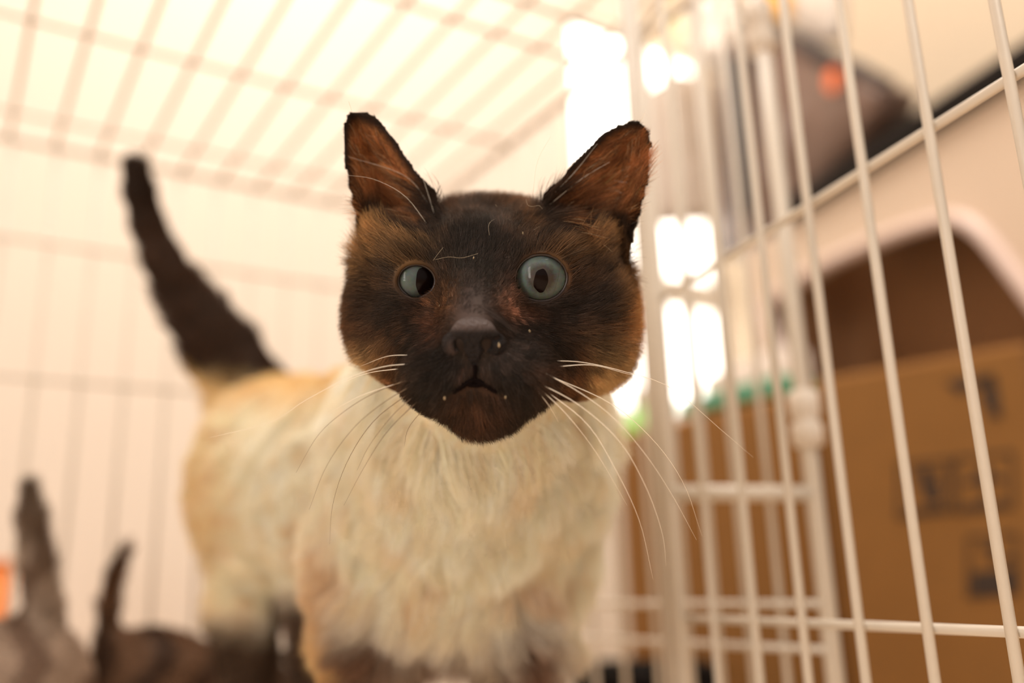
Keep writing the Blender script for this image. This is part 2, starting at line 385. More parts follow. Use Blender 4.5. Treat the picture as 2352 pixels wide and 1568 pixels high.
def coat(P):
    xy = px_of(P); x, y, z = xy[:, 0], xy[:, 1], P[:, 2]; n = len(P)
    col = np.tile(np.array(CREAM), (n, 1))
    # body: buff towards the flank edge, back and shoulder
    col = lerp(col, BUFF, 0.75*np.exp(-((x-450)/90)**2)*(z > .5)); col = lerp(col, S(236, 200, 130), 0.8*np.exp(-((y-870)/60)**2)*(z > .45))
    col = lerp(col, S(206, 160, 100), 0.75*np.exp(-((x-765)/55)**2-((y-1370)/150)**2)*(z < .5))
    for bx, by, rx, ry, c, s_ in ((1212, 1325, 40, 46, S(190, 142, 96), .55), (870, 1490, 90, 85, S(106, 66, 38), .97), (1205, 1480, 70, 80, S(106, 66, 38), .97), (1040, 1500, 90, 60, S(120, 82, 56), .85), (960, 1330, 40, 60, S(226, 184, 126), .4)):  # the small brown spot on the right chest is a painted shadow
        col = lerp(col, c, s_*np.exp(-((x-bx)/rx)**2-((y-by)/ry)**2)*(z < .5))
    # legs, belly and paws
    front = (z < .49)
    lim = 1470+30*np.sin(x*0.03)
    col = lerp(col, SEAL, sstep(y, lim-40, lim+90)*front*0.92)
    col = lerp(col, S(232, 196, 140), front*sstep(y, 1380, 1470)*np.exp(-((x-762)/36)**2)*0.9)
    hy = np.where(x > 620, 1370, 1420)
    col = lerp(col, S(74, 50, 34), (~front)*sstep(y, hy-30, hy+50)*0.97)
    # tail
    dt = S_tail(P)
    tl = (z > .56)*sstep(-dt, -.009, -.003)*sstep(-(y-0.25*(x-500)), -905, -855)
    col = lerp(col, S(76, 50, 34), tl); col = lerp(col, S(44, 30, 23), tl*(0.4+.6*sstep(-y, -620, -420)))
    # head mask
    e = ell(P.astype(np.float32), cam(1125, 700, .31), (.056, .056, .055))
    hd = np.minimum(np.minimum(S_eyes(P.astype(np.float32), S_head(P.astype(np.float32)))-.0006, ear(P.astype(np.float32), EARL, .303, .011)), ear(P.astype(np.float32), EARR, .301, .011))
    m = sstep(-hd, -.0062, -.0022)*sstep(-z, -.352, -.325)
    hc = np.tile(np.array(DARK), (n, 1))
    for bx, by, rx, ry, c, s in BLOBS:
        hc = lerp(hc, c, s*np.exp(-(((x-bx)/rx)**2+((y-by)/ry)**2)))
    earz = (y < 470)*((x < 1010) | (x > 1248))
    for EP in (EARL, EARR):
        ed = poly2d(x, y, EP); inn = sstep(-ed, 2, 34)*(y < 600)*sstep(y, 258, 318)
        hc = lerp(hc, S(36, 26, 22), sstep(-ed, -28, -8)*(y < 560)*0.9); hc = lerp(hc, S(190, 126, 78), inn*0.88*sstep(-y, -560, -470))
    mz = np.sqrt(((x-1108)/205)**2+((y-850)/168)**2)
    for bx, by, rx, ry in ((1415, 575, 34, 52), (832, 540, 13, 60), (1300, 500, 40, 22), (990, 440, 26, 60), (1268, 440, 26, 60)):
        hc = lerp(hc, S(40, 28, 22), .85*np.exp(-((x-bx)/rx)**2-((y-by)/ry)**2))
    low = sstep(mz, .86, 1.12)*sstep(y, 700, 830); hc = lerp(hc, S(112, 76, 48), low*.8)
    low = sstep(mz, 1.02, 1.30)*sstep(y, 750, 865); hc = lerp(hc, S(214, 182, 132), low*.9)
    return col + (hc-col)*m[:, None], m
cat = thing('siamese_cat', 'seal point cat with dark brown face and pale blue eyes, standing close up, tail raised', 'cat', tuple(W(1050, 1500, .45)*[1, 1, 0]))
me = np_mesh('body', to_world(v), q)
vc, vm = coat(PC); vc = vc*0.85
at = me.attributes.new('coat', 'FLOAT_COLOR', 'POINT'); at.data.foreach_set('color', np.concatenate([vc, np.ones((len(vc), 1))], 1).astype(np.float32).ravel())
def coat_mat(name, hair):
    m = bpy.data.materials.new(name); m.use_nodes = True; nt = m.node_tree; nt.nodes.clear(); N = nt.nodes.new; Lk = nt.links.new
    out = N('ShaderNodeOutputMaterial'); a = N('ShaderNodeAttribute'); a.attribute_name = 'coat'
    df = N('ShaderNodeBsdfDiffuse'); Lk(a.outputs['Color'], df.inputs[0])
    if hair:
        tr = N('ShaderNodeBsdfTranslucent'); Lk(a.outputs['Color'], tr.inputs[0])
        m1 = N('ShaderNodeMixShader'); m1.inputs[0].default_value = .42; Lk(df.outputs[0], m1.inputs[1]); Lk(tr.outputs[0], m1.inputs[2])
        hs = N('ShaderNodeBsdfHair'); hs.component = 'Reflection'; hs.inputs['RoughnessU'].default_value = .25; hs.inputs['RoughnessV'].default_value = .6
        mc = N('ShaderNodeMix'); mc.data_type = 'RGBA'; mc.inputs[0].default_value = .35; mc.inputs[7].default_value = (.8, .7, .6, 1); Lk(a.outputs['Color'], mc.inputs[6]); Lk(mc.outputs[2], hs.inputs['Color'])
        m2 = N('ShaderNodeMixShader'); m2.inputs[0].default_value = .08; Lk(m1.outputs[0], m2.inputs[1]); Lk(hs.outputs[0], m2.inputs[2]); Lk(m2.outputs[0], out.inputs[0])
    else:
        gl = N('ShaderNodeBsdfGlossy'); gl.inputs['Roughness'].default_value = .5; gl.inputs[0].default_value = (.5, .42, .36, 1)
        m2 = N('ShaderNodeMixShader'); m2.inputs[0].default_value = .03; Lk(df.outputs[0], m2.inputs[1]); Lk(gl.outputs[0], m2.inputs[2]); Lk(m2.outputs[0], out.inputs[0])
    return m
M_skin = coat_mat('cat_skin', False); M_fur = coat_mat('cat_fur', True)
body = link('body', me, M_skin, cat)

# ------------------------------------------------------------------ fur: curves rooted on the skin
def fur(name, P, q, dens_f, field_f, parent, m, nseg=5, nf=110, na=.24, coat_f=coat, seed=1, rad=5.5e-5, clump=0.5, csize=0.004, wav=0.0):
    rng = np.random.default_rng(seed)
    a, b, c, d = P[q[:, 0]], P[q[:, 1]], P[q[:, 2]], P[q[:, 3]]
    nrm = np.cross(c-a, d-b); ar = np.linalg.norm(nrm, axis=1)*0.5; nrm /= np.maximum(2*ar, 1e-12)[:, None]
    ctr = (a+b+c+d)/4
    # outward test with the distance field sign (first sample)
    w = ar*dens_f(ctr, nrm); n = rng.poisson(w); idx = np.repeat(np.arange(len(q)), n); N = len(idx)
    u, s = rng.random(N)[:, None], rng.random(N)[:, None]
    root = (a[idx]*(1-u)+b[idx]*u)*(1-s)+(d[idx]*(1-u)+c[idx]*u)*s; nn = nrm[idx]
    dirn, length, lift, keep = field_f(root, nn, rng)
    root, nn, dirn, length, lift = root[keep], nn[keep], dirn[keep], length[keep], lift[keep]; N = len(root)
    t = dirn - nn*(dirn*nn).sum(1)[:, None]; t /= np.maximum(np.linalg.norm(t, axis=1), 1e-9)[:, None]
    bi = np.cross(nn, t)
    # smooth directional noise: lumps of hair lean together
    ph = rng.random((6, 3))*6.28; fr = rng.normal(size=(6, 3, 3))*nf
    ns = np.zeros((N, 3))
    for k in range(6):
        ns += np.sin(root @ fr[k].T+ph[k])
    ns *= na
    jit = rng.normal(size=N)*0.22
    dv = t*np.cos(lift)[:, None]+nn*np.sin(lift)[:, None]+bi*(ns[:, :1]*0.5+jit[:, None])+nn*(ns[:, 1:2]*0.22)
    dv /= np.linalg.norm(dv, axis=1)[:, None]
    length = length*(0.65+0.5*rng.random(N))
    S_ = np.linspace(0, 1, nseg)
    pts = root[:, None, :]+dv[:, None, :]*(length[:, None]*S_[None])[..., None] - nn[:, None, :]*((0.30*np.sin(lift)*length)[:, None]*S_[None]**2)[..., None]
    # clumping towards local guides
    if clump > 0:
        key = np.floor(root/csize+rng.random(3)).astype(np.int64); h = key[:, 0]*73856093 ^ key[:, 1]*19349663 ^ key[:, 2]*83492791
        _, inv = np.unique(h, return_inverse=True); cnt = np.bincount(inv).astype(float)
        tip = np.stack([np.bincount(inv, pts[:, -1, k])/cnt for k in range(3)], 1)[inv]
        r_ = (tip-pts[:, -1])*(clump*(0.4+0.6*rng.random(N)))[:, None]
        pts += r_[:, None, :]*(S_[None]**1.6)[..., None]
        cl = rng.normal(size=len(cnt))[inv]
    else: cl = np.zeros(N)
    if wav > 0:
        wv = rng.normal(size=(N, 3)); pts += (np.sin(S_*5)[None, :, None]*wv[:, None, :])*(length*wav)[:, None, None]
    col, _ = coat_f(root) if coat_f is coat else (coat_f(root), 0)
    sg = .30-.20*sstep(col.mean(1), .25, .5); col = col*np.exp(rng.normal(size=N)*sg)[:, None]
    lt = sstep(col.mean(1), .25, .5)[:, None]              # pale coat: tufts differ in warmth; dark coat: in depth
    col = col*(1-lt)*np.exp(cl*(.36 if csize < .004 else .16))[:, None] + lt*col*np.exp(np.minimum(cl, .6)[:, None]*np.array([.05, .08, .12]))
    if coat_f is coat:                                       # a few paler guard hairs
        g = rng.random(N) < 0.07; col[g] = col[g]*1.8+0.035
    hc = bpy.data.hair_curves.new(name); hc.add_curves([nseg]*N)
    hc.position_data.foreach_set('vector', to_world(pts.reshape(-1, 3)).astype(np.float32).ravel())
    ra = hc.attributes.new('radius', 'FLOAT', 'POINT'); rr_ = np.tile(rad*(1-0.85*S_**1.5), N); ra.data.foreach_set('value', rr_.astype(np.float32))
    ca = hc.attributes.new('coat', 'FLOAT_COLOR', 'CURVE'); ca.data.foreach_set('color', np.concatenate([np.clip(col, 0, .95), np.ones((N, 1))], 1).astype(np.float32).ravel())
    hc.materials.append(m)
    o = bpy.data.objects.new(name, hc); C.objects.link(o); o.parent = parent; o.matrix_parent_inverse = parent.matrix_world.inverted(); o['kind'] = 'stuff'
    print(name, N); return o
# orientation check of the quads
_n = np.cross(PC[q[:, 2]]-PC[q[:, 0]], PC[q[:, 3]]-PC[q[:, 1]]); _c = PC[q].mean(1)
_n /= np.maximum(np.linalg.norm(_n, axis=1), 1e-12)[:, None]
smp = RNG.integers(0, len(q), 400)
sgn = np.sign((S_cat((_c[smp]+_n[smp]*.001).astype(np.float32))-S_cat((_c[smp]-_n[smp]*.001).astype(np.float32))).sum())
QF = q if sgn > 0 else q[:, ::-1]
if sgn < 0: me.flip_normals()
print('sgn', sgn)
def eye_clear(P):
    k = np.ones(len(P), bool); xy = px_of(P)
    for kk, gx, gy in (('l', 1.20, 1.20), ('r', 1.11, 1.10)):
        c, r, ax, ay = EYES[kk]; cx, cy = CX+F*c[0]/c[2], CY-F*c[1]/c[2]
        k &= (((xy[:, 0]-cx)/(ax*gx))**2+((xy[:, 1]-cy)/(ay*gy))**2 > 1) | (P[:, 2] > c[2]+.004)
    return k
def is_head(P): 
    return sstep(-P[:, 2], -.350, -.338)*1.0
def dens_head(P, n):
    v_ = -(n*P).sum(1)/np.linalg.norm(P, axis=1); xy = px_of(P)
    d = 9.5e6*is_head(P)*np.clip(v_*1.5+0.55, 0, 1)
    return d*(P[:, 2] < .352)*((xy[:, 1] < 1010) & (xy[:, 1] > 0))
def field_head(P, n, rng):
    xy = px_of(P); x, y = xy[:, 0], xy[:, 1]; N = len(P)
    cx, cy = 1088.0, 735.0
    D = np.stack([(x-cx), -(y-cy), np.zeros(N)], 1); r = np.linalg.norm(D, axis=1); D /= np.maximum(r, 1)[:, None]
    # the bridge grows straight up; cheeks sweep out and down; chin down
    D[:, 0] *= np.where(y < 700, .75, 1.0)
    side = np.abs(x-1100)
    D[:, 1] -= 0.35*sstep(side, 90, 280)*sstep(y, 640, 800)
    D[:, 2] = 0.45+0.4*sstep(r, 150, 400)
    L = .0022+.0045*sstep(r, 60, 260)
    L += .0060*sstep(side, 200, 320)*sstep(y, 600, 700)
    for bx, by, rx, ry in ((885, 560, 75, 60), (1345, 545, 85, 60)):
        L += .0120*np.exp(-((x-bx)/rx)**2-((y-by)/ry)**2)          # cheek ruff
    L += .0040*np.exp(-((y-470)/34)**2)*sstep(-side, -190, -120)              # crown
    L = np.where((np.abs(x-1085) < 60) & (y > 640) & (y < 770), .0013, L)
    L += .0015*sstep(y, 900, 980)
    lift = .36+.38*sstep(side, 220, 320)+.25*np.exp(-((x-885)/85)**2-((y-560)/60)**2)+.25*np.exp(-((x-1345)/95)**2-((y-545)/60)**2)+.5*np.exp(-((y-460)/40)**2)*sstep(-side, -190, -120)
    inear = np.zeros(N, bool)
    for EP, sx in ((EARL, -1), (EARR, 1)):
        ed = poly2d(x, y, EP); e_in = (ed < 0) & (y < 515)
        inear |= e_in
        up_ = np.array([sx*.80, .50, -.25]); w_ = sstep(-y, -580, -470)*(ed < 4)
        D = D*(1-w_[:, None])+up_*w_[:, None]
        rim = (ed > -20) & (ed < 30) & (y < 430)
        L = np.where(e_in, .0075, L); L = np.where(e_in & (y > 380), .0140, L); L = np.where(rim | (ed > -16) & (y < 440), .0012, L)
        L = np.where(rim & (y < 470), .0013, L); L = np.where((ed > -10) & (ed < 45) & (y < 575) & (side > 200), .0014, L)
        lift = np.where(e_in, .30, lift); lift = np.where(e_in & (y > 440), .55, lift)
    keep = eye_clear(P); keep &= ~(((np.abs(x-1088)/58)**2+((y-780)/26)**2 < 1) & (P[:, 2] < .272)); keep &= ~((np.abs(x-1088) < 40) & (y > 722) & (y < 785))
    keep &= ~((np.abs(x-1090) < 70) & (np.abs(y-(880+.42*np.abs(x-1090))) < 9))
    keep &= ~((rng.random(N) < .45) & (np.abs(x-1085) < 50) & (y > 670) & (y < 760))
    keep &= ~(inear & (rng.random(N) < .62) & (y < 500))
    dark_in = np.abs(x-1088) < 5; keep &= ~(dark_in & (y > 805) & (y < 880))
    return D, L, lift, keep
fur('fur', PC, QF, dens_head, field_head, cat, M_fur, seed=3, nf=190, na=.30, rad=5.5e-5, clump=.60, csize=.0026, wav=.02)
def dens_body(P, n):
    v_ = -(n*P).sum(1)/np.linalg.norm(P, axis=1); xy = px_of(P)
    d = 2.6e6*(P[:, 2] > .332)*np.clip(v_*1.6+0.5, 0.02, 1)*np.where(P[:, 2] > .50, .42, 1)
    return d*np.where(xy[:, 1] > 1750, .15, 1)*(1-is_head(P)*(xy[:, 1] < 960))
def field_body(P, n, rng):
    xy = px_of(P); x, y, z = xy[:, 0], xy[:, 1], P[:, 2]; N = len(P)
    D = np.stack([-.75+np.zeros(N), -.45+np.zeros(N), .6+np.zeros(N)], 1)
    ch = sstep(-z, -.47, -.42)*sstep(x, 720, 860)
    Dc = np.stack([(x-1110)/500, -np.ones(N), .25+np.zeros(N)], 1)
    D = D*(1-ch[:, None])+Dc*ch[:, None]
    L = .015+.009*ch; L = np.where((z < .5) & (y > 1500), .010, L)
    lift = .46+.15*ch
    near = (S_tail(P) < .004) & (z > .58) & (y < 905)
    Td = np.stack([-.35+np.zeros(N), .8+np.zeros(N), 0*x], 1); D = np.where(near[:, None], Td, D)
    L = np.where(near, .007+.012*sstep(y, 560, 760), L); lift = np.where(near, .5, lift)
    w = gz_z(P); L = np.where(w < .10, .006, L); lift = np.where(w < .1, .25, lift); D = np.where((w < .1)[:, None], np.array([0, -1., 0]), D)
    return D, L, lift, np.ones(N, bool)
def gz_z(P): return to_world(P)[:, 2]
fur('fur', PC, QF, dens_body, field_body, cat, M_fur, seed=5, nf=160, na=.42, rad=1.0e-4, clump=.70, csize=.0090, wav=.03)

# long loose hairs: ear tufts, cheek ruff, crown
def dens_long(P, n):
    v_ = -(n*P).sum(1)/np.linalg.norm(P, axis=1); xy = px_of(P); x, y = xy[:, 0], xy[:, 1]
    ei = (np.minimum(poly2d(x, y, EARL), poly2d(x, y, EARR)) < -26) & (y < 540) & (v_ > .1)
    side = np.abs(x-1122)
    d = 2.6e6*ei*sstep(y, 285, 400)*sstep(-y, -545, -480) + 5e6*sstep(side, 255, 300)*(y > 600)*(y < 880)*(v_ > -.3) + 3.5e6*((y < 470) & (side < 120) & (v_ > -.4))
    d += 3e6*(y > 950)*(y < 1010)*(side < 110)
    return d*(P[:, 2] < .345)
def field_long(P, n, rng):
    xy = px_of(P); x, y = xy[:, 0], xy[:, 1]; N = len(P); sx = np.sign(x-1125)
    ear_ = y < 545; crown = (np.abs(x-1122) < 120) & (y < 475); ear_ &= ~crown
    D = np.where(ear_[:, None], np.stack([sx*.85, .28+.5*(y < 430), 0*x-.35], 1), np.stack([sx*.9, -.25+0*x, .35+0*x], 1))
    D = np.where(crown[:, None], np.stack([.3*(x-1122)/120, 1+0*x, .3+0*x], 1), D)
    D = np.where((y > 940)[:, None], np.stack([.5*(x-1108)/100, -1+0*x, .1+0*x], 1), D)
    L = np.where(ear_, .008+.007*sstep(y, 380, 500), .0100); L = np.where(crown, .0050, L); L = np.where(y > 940, .0050, L)
    lift = np.where(ear_, .42, .75); lift = np.where(crown, 1.0, lift)
    return D, L, lift, eye_clear(P)
def coat_long(P):
    xy = px_of(P); c, _ = coat(P); e = (xy[:, 1] < 545) & (np.abs(xy[:, 0]-1125) > 125); r = np.random.default_rng(8).random(len(P))
    g = np.where((r < .55)[:, None], np.array(S(176, 118, 70)), np.array(S(90, 54, 32))); g = np.where((r > .88)[:, None], np.array(S(222, 190, 150)), g)
    return np.where(e[:, None], g, c)
fur('fur', PC, QF, dens_long, field_long, cat, M_fur, seed=9, coat_f=coat_long, nf=190, na=.30, rad=6.5e-5, clump=.72, csize=.0035, wav=.04)

# ------------------------------------------------------------------ eyes
def eye_mat(name, r, gaze_edge, base, rim, inner):
    m = bpy.data.materials.new(name); m.use_nodes = True; nt = m.node_tree; N = nt.nodes.new; Lk = nt.links.new; b = nt.nodes['Principled BSDF']
    tc = N('ShaderNodeTexCoord'); sp = N('ShaderNodeSeparateXYZ'); Lk(tc.outputs['Object'], sp.inputs[0])
    cb = N('ShaderNodeCombineXYZ'); Lk(sp.outputs[0], cb.inputs[0]); Lk(sp.outputs[1], cb.inputs[1])
    ln = N('ShaderNodeVectorMath'); ln.operation = 'LENGTH'; Lk(cb.outputs[0], ln.inputs[0])
    dv = N('ShaderNodeMath'); dv.operation = 'DIVIDE'; dv.inputs[1].default_value = r; Lk(ln.outputs['Value'], dv.inputs[0])
    # streaks that run outwards from the pupil
    at = N('ShaderNodeMath'); at.operation = 'ARCTAN2'; Lk(sp.outputs[1], at.inputs[0]); Lk(sp.outputs[0], at.inputs[1])
    c2 = N('ShaderNodeCombineXYZ'); Lk(at.outputs[0], c2.inputs[0]); Lk(dv.outputs[0], c2.inputs[1])
    nz = N('ShaderNodeTexNoise'); nz.inputs['Scale'].default_value = 5; nz.inputs['Detail'].default_value = 7; nz.inputs['Roughness'].default_value = .65
    Lk(c2.outputs[0], nz.inputs['Vector'])
    ad = N('ShaderNodeMath'); ad.operation = 'MULTIPLY_ADD'; ad.inputs[1].default_value = .16; Lk(nz.outputs['Fac'], ad.inputs[0]); Lk(dv.outputs[0], ad.inputs[2])
    cr = N('ShaderNodeValToRGB'); Lk(ad.outputs[0], cr.inputs[0]); e = cr.color_ramp.elements
    e[0].position = 0; e[0].color = (*inner, 1); e[1].position = 1.0; e[1].color = (*S(40, 34, 30), 1)
    for pos, c in ((gaze_edge*.42+.08, inner), (gaze_edge*.62+.08, base), (gaze_edge*.84+.08, base), (gaze_edge*.93+.08, rim), (gaze_edge*.985+.08, tuple(c*.8 for c in rim)), (gaze_edge*1.03+.09, S(60, 48, 38))):
        el = e.new(min(.99, pos)); el.color = (*c, 1)
    n2 = N('ShaderNodeTexNoise'); n2.inputs['Scale'].default_value = 900; n2.inputs['Detail'].default_value = 5; Lk(tc.outputs['Object'], n2.inputs['Vector'])
    mx = N('ShaderNodeMix'); mx.data_type = 'RGBA'; mx.blend_type = 'MULTIPLY'; mx.inputs[0].default_value = .55
    Lk(cr.outputs[0], mx.inputs[6]); Lk(n2.outputs['Color'], mx.inputs[7])
    hs = N('ShaderNodeHueSaturation'); hs.inputs['Value'].default_value = 1.25; hs.inputs['Saturation'].default_value = .9; Lk(mx.outputs[2], hs.inputs['Color'])
    Lk(hs.outputs[0], b.inputs['Base Color']); b.inputs['Roughness'].default_value = .5; b.inputs['Specular IOR Level'].default_value = .1
    return m
M_pupil = mat('pupil_dark', S(24, 13, 11), .8, spec=0)
M_lid = mat('eyelid_rim', S(46, 34, 30), .32)
mc = bpy.data.materials.new('cornea'); mc.use_nodes = True; nt = mc.node_tree; nt.nodes.clear()
out = nt.nodes.new('ShaderNodeOutputMaterial'); tr = nt.nodes.new('ShaderNodeBsdfTransparent'); gl = nt.nodes.new('ShaderNodeBsdfGlossy'); gl.inputs['Roughness'].default_value = 0.02
fz = nt.nodes.new('ShaderNodeFresnel'); fz.inputs[0].default_value = 1.24; mx = nt.nodes.new('ShaderNodeMixShader')
nt.links.new(fz.outputs[0], mx.inputs[0]); nt.links.new(tr.outputs[0], mx.inputs[1]); nt.links.new(gl.outputs[0], mx.inputs[2]); nt.links.new(mx.outputs[0], out.inputs[0])
def cap_mesh(name, R, outline, n_r=8):                      # piece of a sphere whose outline is given in x,y
    o = np.array(outline); v_ = [(float(o[:, 0].mean()), float(o[:, 1].mean()))]; k = len(o); f = []
    for i in range(1, n_r+1):
        for p in o: v_.append(tuple(np.array(v_[0])+(p-np.array(v_[0]))*i/n_r))
    for j in range(k): f.append((0, 1+j, 1+(j+1) % k))
    for i in range(n_r-1):
        for j in range(k): f.append((1+i*k+j, 1+(i+1)*k+j, 1+(i+1)*k+(j+1) % k, 1+i*k+(j+1) % k))
    return pyd(name, [(x, y, math.sqrt(max(0, R*R-x*x-y*y))) for x, y in v_], f)
def circle(cx, cy, rx, ry, n=40, wob=0.0): return [(cx+rx*math.cos(a)*(1+wob*math.sin(3*a+1)), cy+ry*math.sin(a)*(1+wob*math.cos(2*a))) for a in np.linspace(0, 2*math.pi, n, endpoint=False)]
def make_eye(k, edge, base, rim, inner, pupil):
    c, r, ax, ay = EYES[k]; w = to_world(c); z = EYE-w; z /= np.linalg.norm(z); x = RT-z*np.dot(RT, z); x /= np.linalg.norm(x); y = np.cross(z, x)
    Mx = Matrix([[x[0], y[0], z[0], w[0]], [x[1], y[1], z[1], w[1]], [x[2], y[2], z[2], w[2]], [0, 0, 0, 1]])
    bm = bmesh.new(); bmesh.ops.create_uvsphere(bm, u_segments=48, v_segments=32, radius=r*.985)
    me = bpy.data.meshes.new('eyeball'); bm.to_mesh(me); bm.free(); me.polygons.foreach_set('use_smooth', [True]*len(me.polygons))
    o = bpy.data.objects.new('eye', me); C.objects.link(o); me.materials.append(eye_mat('iris_'+k, r, edge, base, rim, inner))
    o.parent = cat; o.matrix_parent_inverse = cat.matrix_world.inverted(); o.matrix_world = Mx
    sub = []
    po = link('pupil', cap_mesh('pupil', r*.992, pupil), M_pupil); po.parent = o; sub.append(po)
    bm = bmesh.new(); bmesh.ops.create_uvsphere(bm, u_segments=64, v_segments=48, radius=r*1.0)
    for v_ in bm.verts:
        rr = math.hypot(v_.co.x, v_.co.y)/r
        if v_.co.z > 0 and rr < .8: v_.co.z += r*.03*(1-(rr/.8)**2)
    me = bpy.data.meshes.new('cornea'); bm.to_mesh(me); bm.free(); me.polygons.foreach_set('use_smooth', [True]*len(me.polygons))
    kk = link('cornea', me, mc); kk.parent = o
    # lid rim that hugs the ball around the opening
    sc_ = c[2]/F; lp = []
    for a in np.linspace(0, 2*math.pi, 49):
        X = ax*1.0*math.cos(a)*sc_*.975; Y = ay*math.sin(a)*sc_*.975
        if k == 'r':
            g = math.exp(-((a-3.75)/.28)**2)*.0018; X -= g; Y -= g*.75
        else:
            g = math.exp(-((a-4.55)/.3)**2)*.0012; Y -= g
        R = r*1.035; lp.append((X, Y, math.sqrt(max(1e-8, R*R-X*X-Y*Y))))
    l = link('eyelid', pyd('eyelid', *tube_data(lp, [.0006]*49, 8, cap=False)), M_lid); l.parent = o
    return o
s_ = .2895/F; wv_ = .78
pr = [(x*s_*wv_, y*s_*wv_) for x, y in [(-8, 22), (6, 26), (15, 16), (19, 4), (20, -10), (16, -22), (8, -38), (0, -42), (-8, -40), (-20, -26), (-22, -12), (-18, 4), (-15, 15)]]
pr = [tuple(p[:2]) for p in smooth_path([(x, y, 0) for x, y in pr+pr[:1]], 48)[:-1]]
make_eye('r', .78, S(108, 122, 116), S(186, 192, 150), S(84, 76, 70), pr)
s_ = .2925/F
pl = [(x*s_*.9, y*s_*.9) for x, y in [(6, 30), (20, 34), (34, 24), (42, 6), (42, -10), (34, -26), (20, -36), (8, -34), (2, -24), (-2, -10), (-1, 6), (1, 20)]]
pl = [tuple(p[:2]) for p in smooth_path([(x, y, 0) for x, y in pl+pl[:1]], 48)[:-1]]
make_eye('l', .86, S(88, 94, 88), S(84, 86, 76), S(92, 104, 98), pl)

# ------------------------------------------------------------------ nose, mouth
def S_nose(p):
    d = cone(p, cam(1086, 700, .2715), cam(1088, 742, .2655), .0062, .0060)
    d = smin(d, ell(p, cam(1088, 762, .2600), (.0064, .0040, .0052)), .0035)
    d = smin(d, ell(p, cam(1041, 790, .2614), (.0033, .0038, .0040)), .0018); d = smin(d, ell(p, cam(1136, 791, .2614), (.0035, .0038, .0040)), .0018)
    d = smin(d, cone(p, cam(1089, 785, .2585), cam(1090, 838, .2598), .0034, .0012), .0022)
    d = smax(d, -ell(p, cam(1053, 792, .2560), (.0016, .0020, .0032)), .0008); d = smax(d, -ell(p, cam(1119, 792, .2560), (.0019, .0020, .0032)), .0008)
    d = smax(d, -cone(p, cam(1121, 788, .2560), cam(1148, 776, .2590), .0010, .0008), .0006)
    d = smax(d, -cone(p, cam(1090, 800, .2540), cam(1091, 850, .2575), .0003, .0003), .0006)
    q_ = p-cam(1088, 762, .2548).astype(np.float32)         # flat front that looks down
    return smax(d, -(q_[..., 2]*.90+q_[..., 1]*.44), .0010)
vn, qn = sdf_mesh(S_nose, cam(985, 870, .262)-[.003, .003, .014], cam(1190, 640, .262)+[.003, .003, .018], 0.00035)
nm = np_mesh('nose', to_world(vn), qn)
if sgn < 0: nm.flip_normals()
nx = px_of(vn); t_ = sstep(nx[:, 1], 748, 766)
nc = lerp(np.tile(np.array(S(88, 74, 70)), (len(vn), 1)), S(28, 21, 20), t_)  # grey bridge, dark leather; lit top and shaded front also painted in
nc = lerp(nc, S(26, 18, 16), sstep(nx[:, 1], 800, 822))
nc = lerp(nc, S(76, 60, 54), np.exp(-((nx[:, 0]-1040)/14)**2-((nx[:, 1]-800)/18)**2)*.8)
for q2 in (1053, 1119): nc = lerp(nc, S(8, 5, 5), np.exp(-(((nx[:, 0]-q2)/15)**2+((nx[:, 1]-792)/16)**2)**2))  # nostril hollows blackened in the colour as painted shade
at = nm.attributes.new('coat', 'FLOAT_COLOR', 'POINT'); at.data.foreach_set('color', np.concatenate([nc, np.ones((len(nc), 1))], 1).astype(np.float32).ravel())
M_nose = mat('nose_leather', S(70, 54, 50), .66, 0, 900, .9, spec=.25)
_a = M_nose.node_tree.nodes.new('ShaderNodeAttribute'); _a.attribute_name = 'coat'; M_nose.node_tree.links.new(_a.outputs['Color'], M_nose.node_tree.nodes['Principled BSDF'].inputs['Base Color'])
link('nose', nm, M_nose, cat)
bvh = BVHTree.FromPolygons([Vector(p) for p in to_world(PC)], [tuple(int(i) for i in f) for f in q])
def on_skin(px, py, lift=0.0):
    v_ = ray(px, py); v_ /= np.linalg.norm(v_); h = bvh.ray_cast(Vector(EYE), Vector(v_))
    if h[0] is None: return W(px, py, .29)
    return np.array(h[0])-v_*lift
M_mouth = mat('mouth_line', S(16, 9, 8), .9, spec=.05)
ml = [[(1090, 838), (1091, 852), (1090, 872)], [(1090, 872), (1072, 880), (1052, 893), (1040, 901)], [(1090, 872), (1108, 880), (1128, 892), (1142, 899)], [(1076, 882), (1091, 884), (1108, 882)]]
link('mouth', pyd('mouth', *merge([tube_data(smooth_path([on_skin(x, y, .0006) for x, y in l], 16), [.0007, .0009]*8 if i else [.0006]*16, 6) for i, l in enumerate(ml)])), M_mouth, cat)

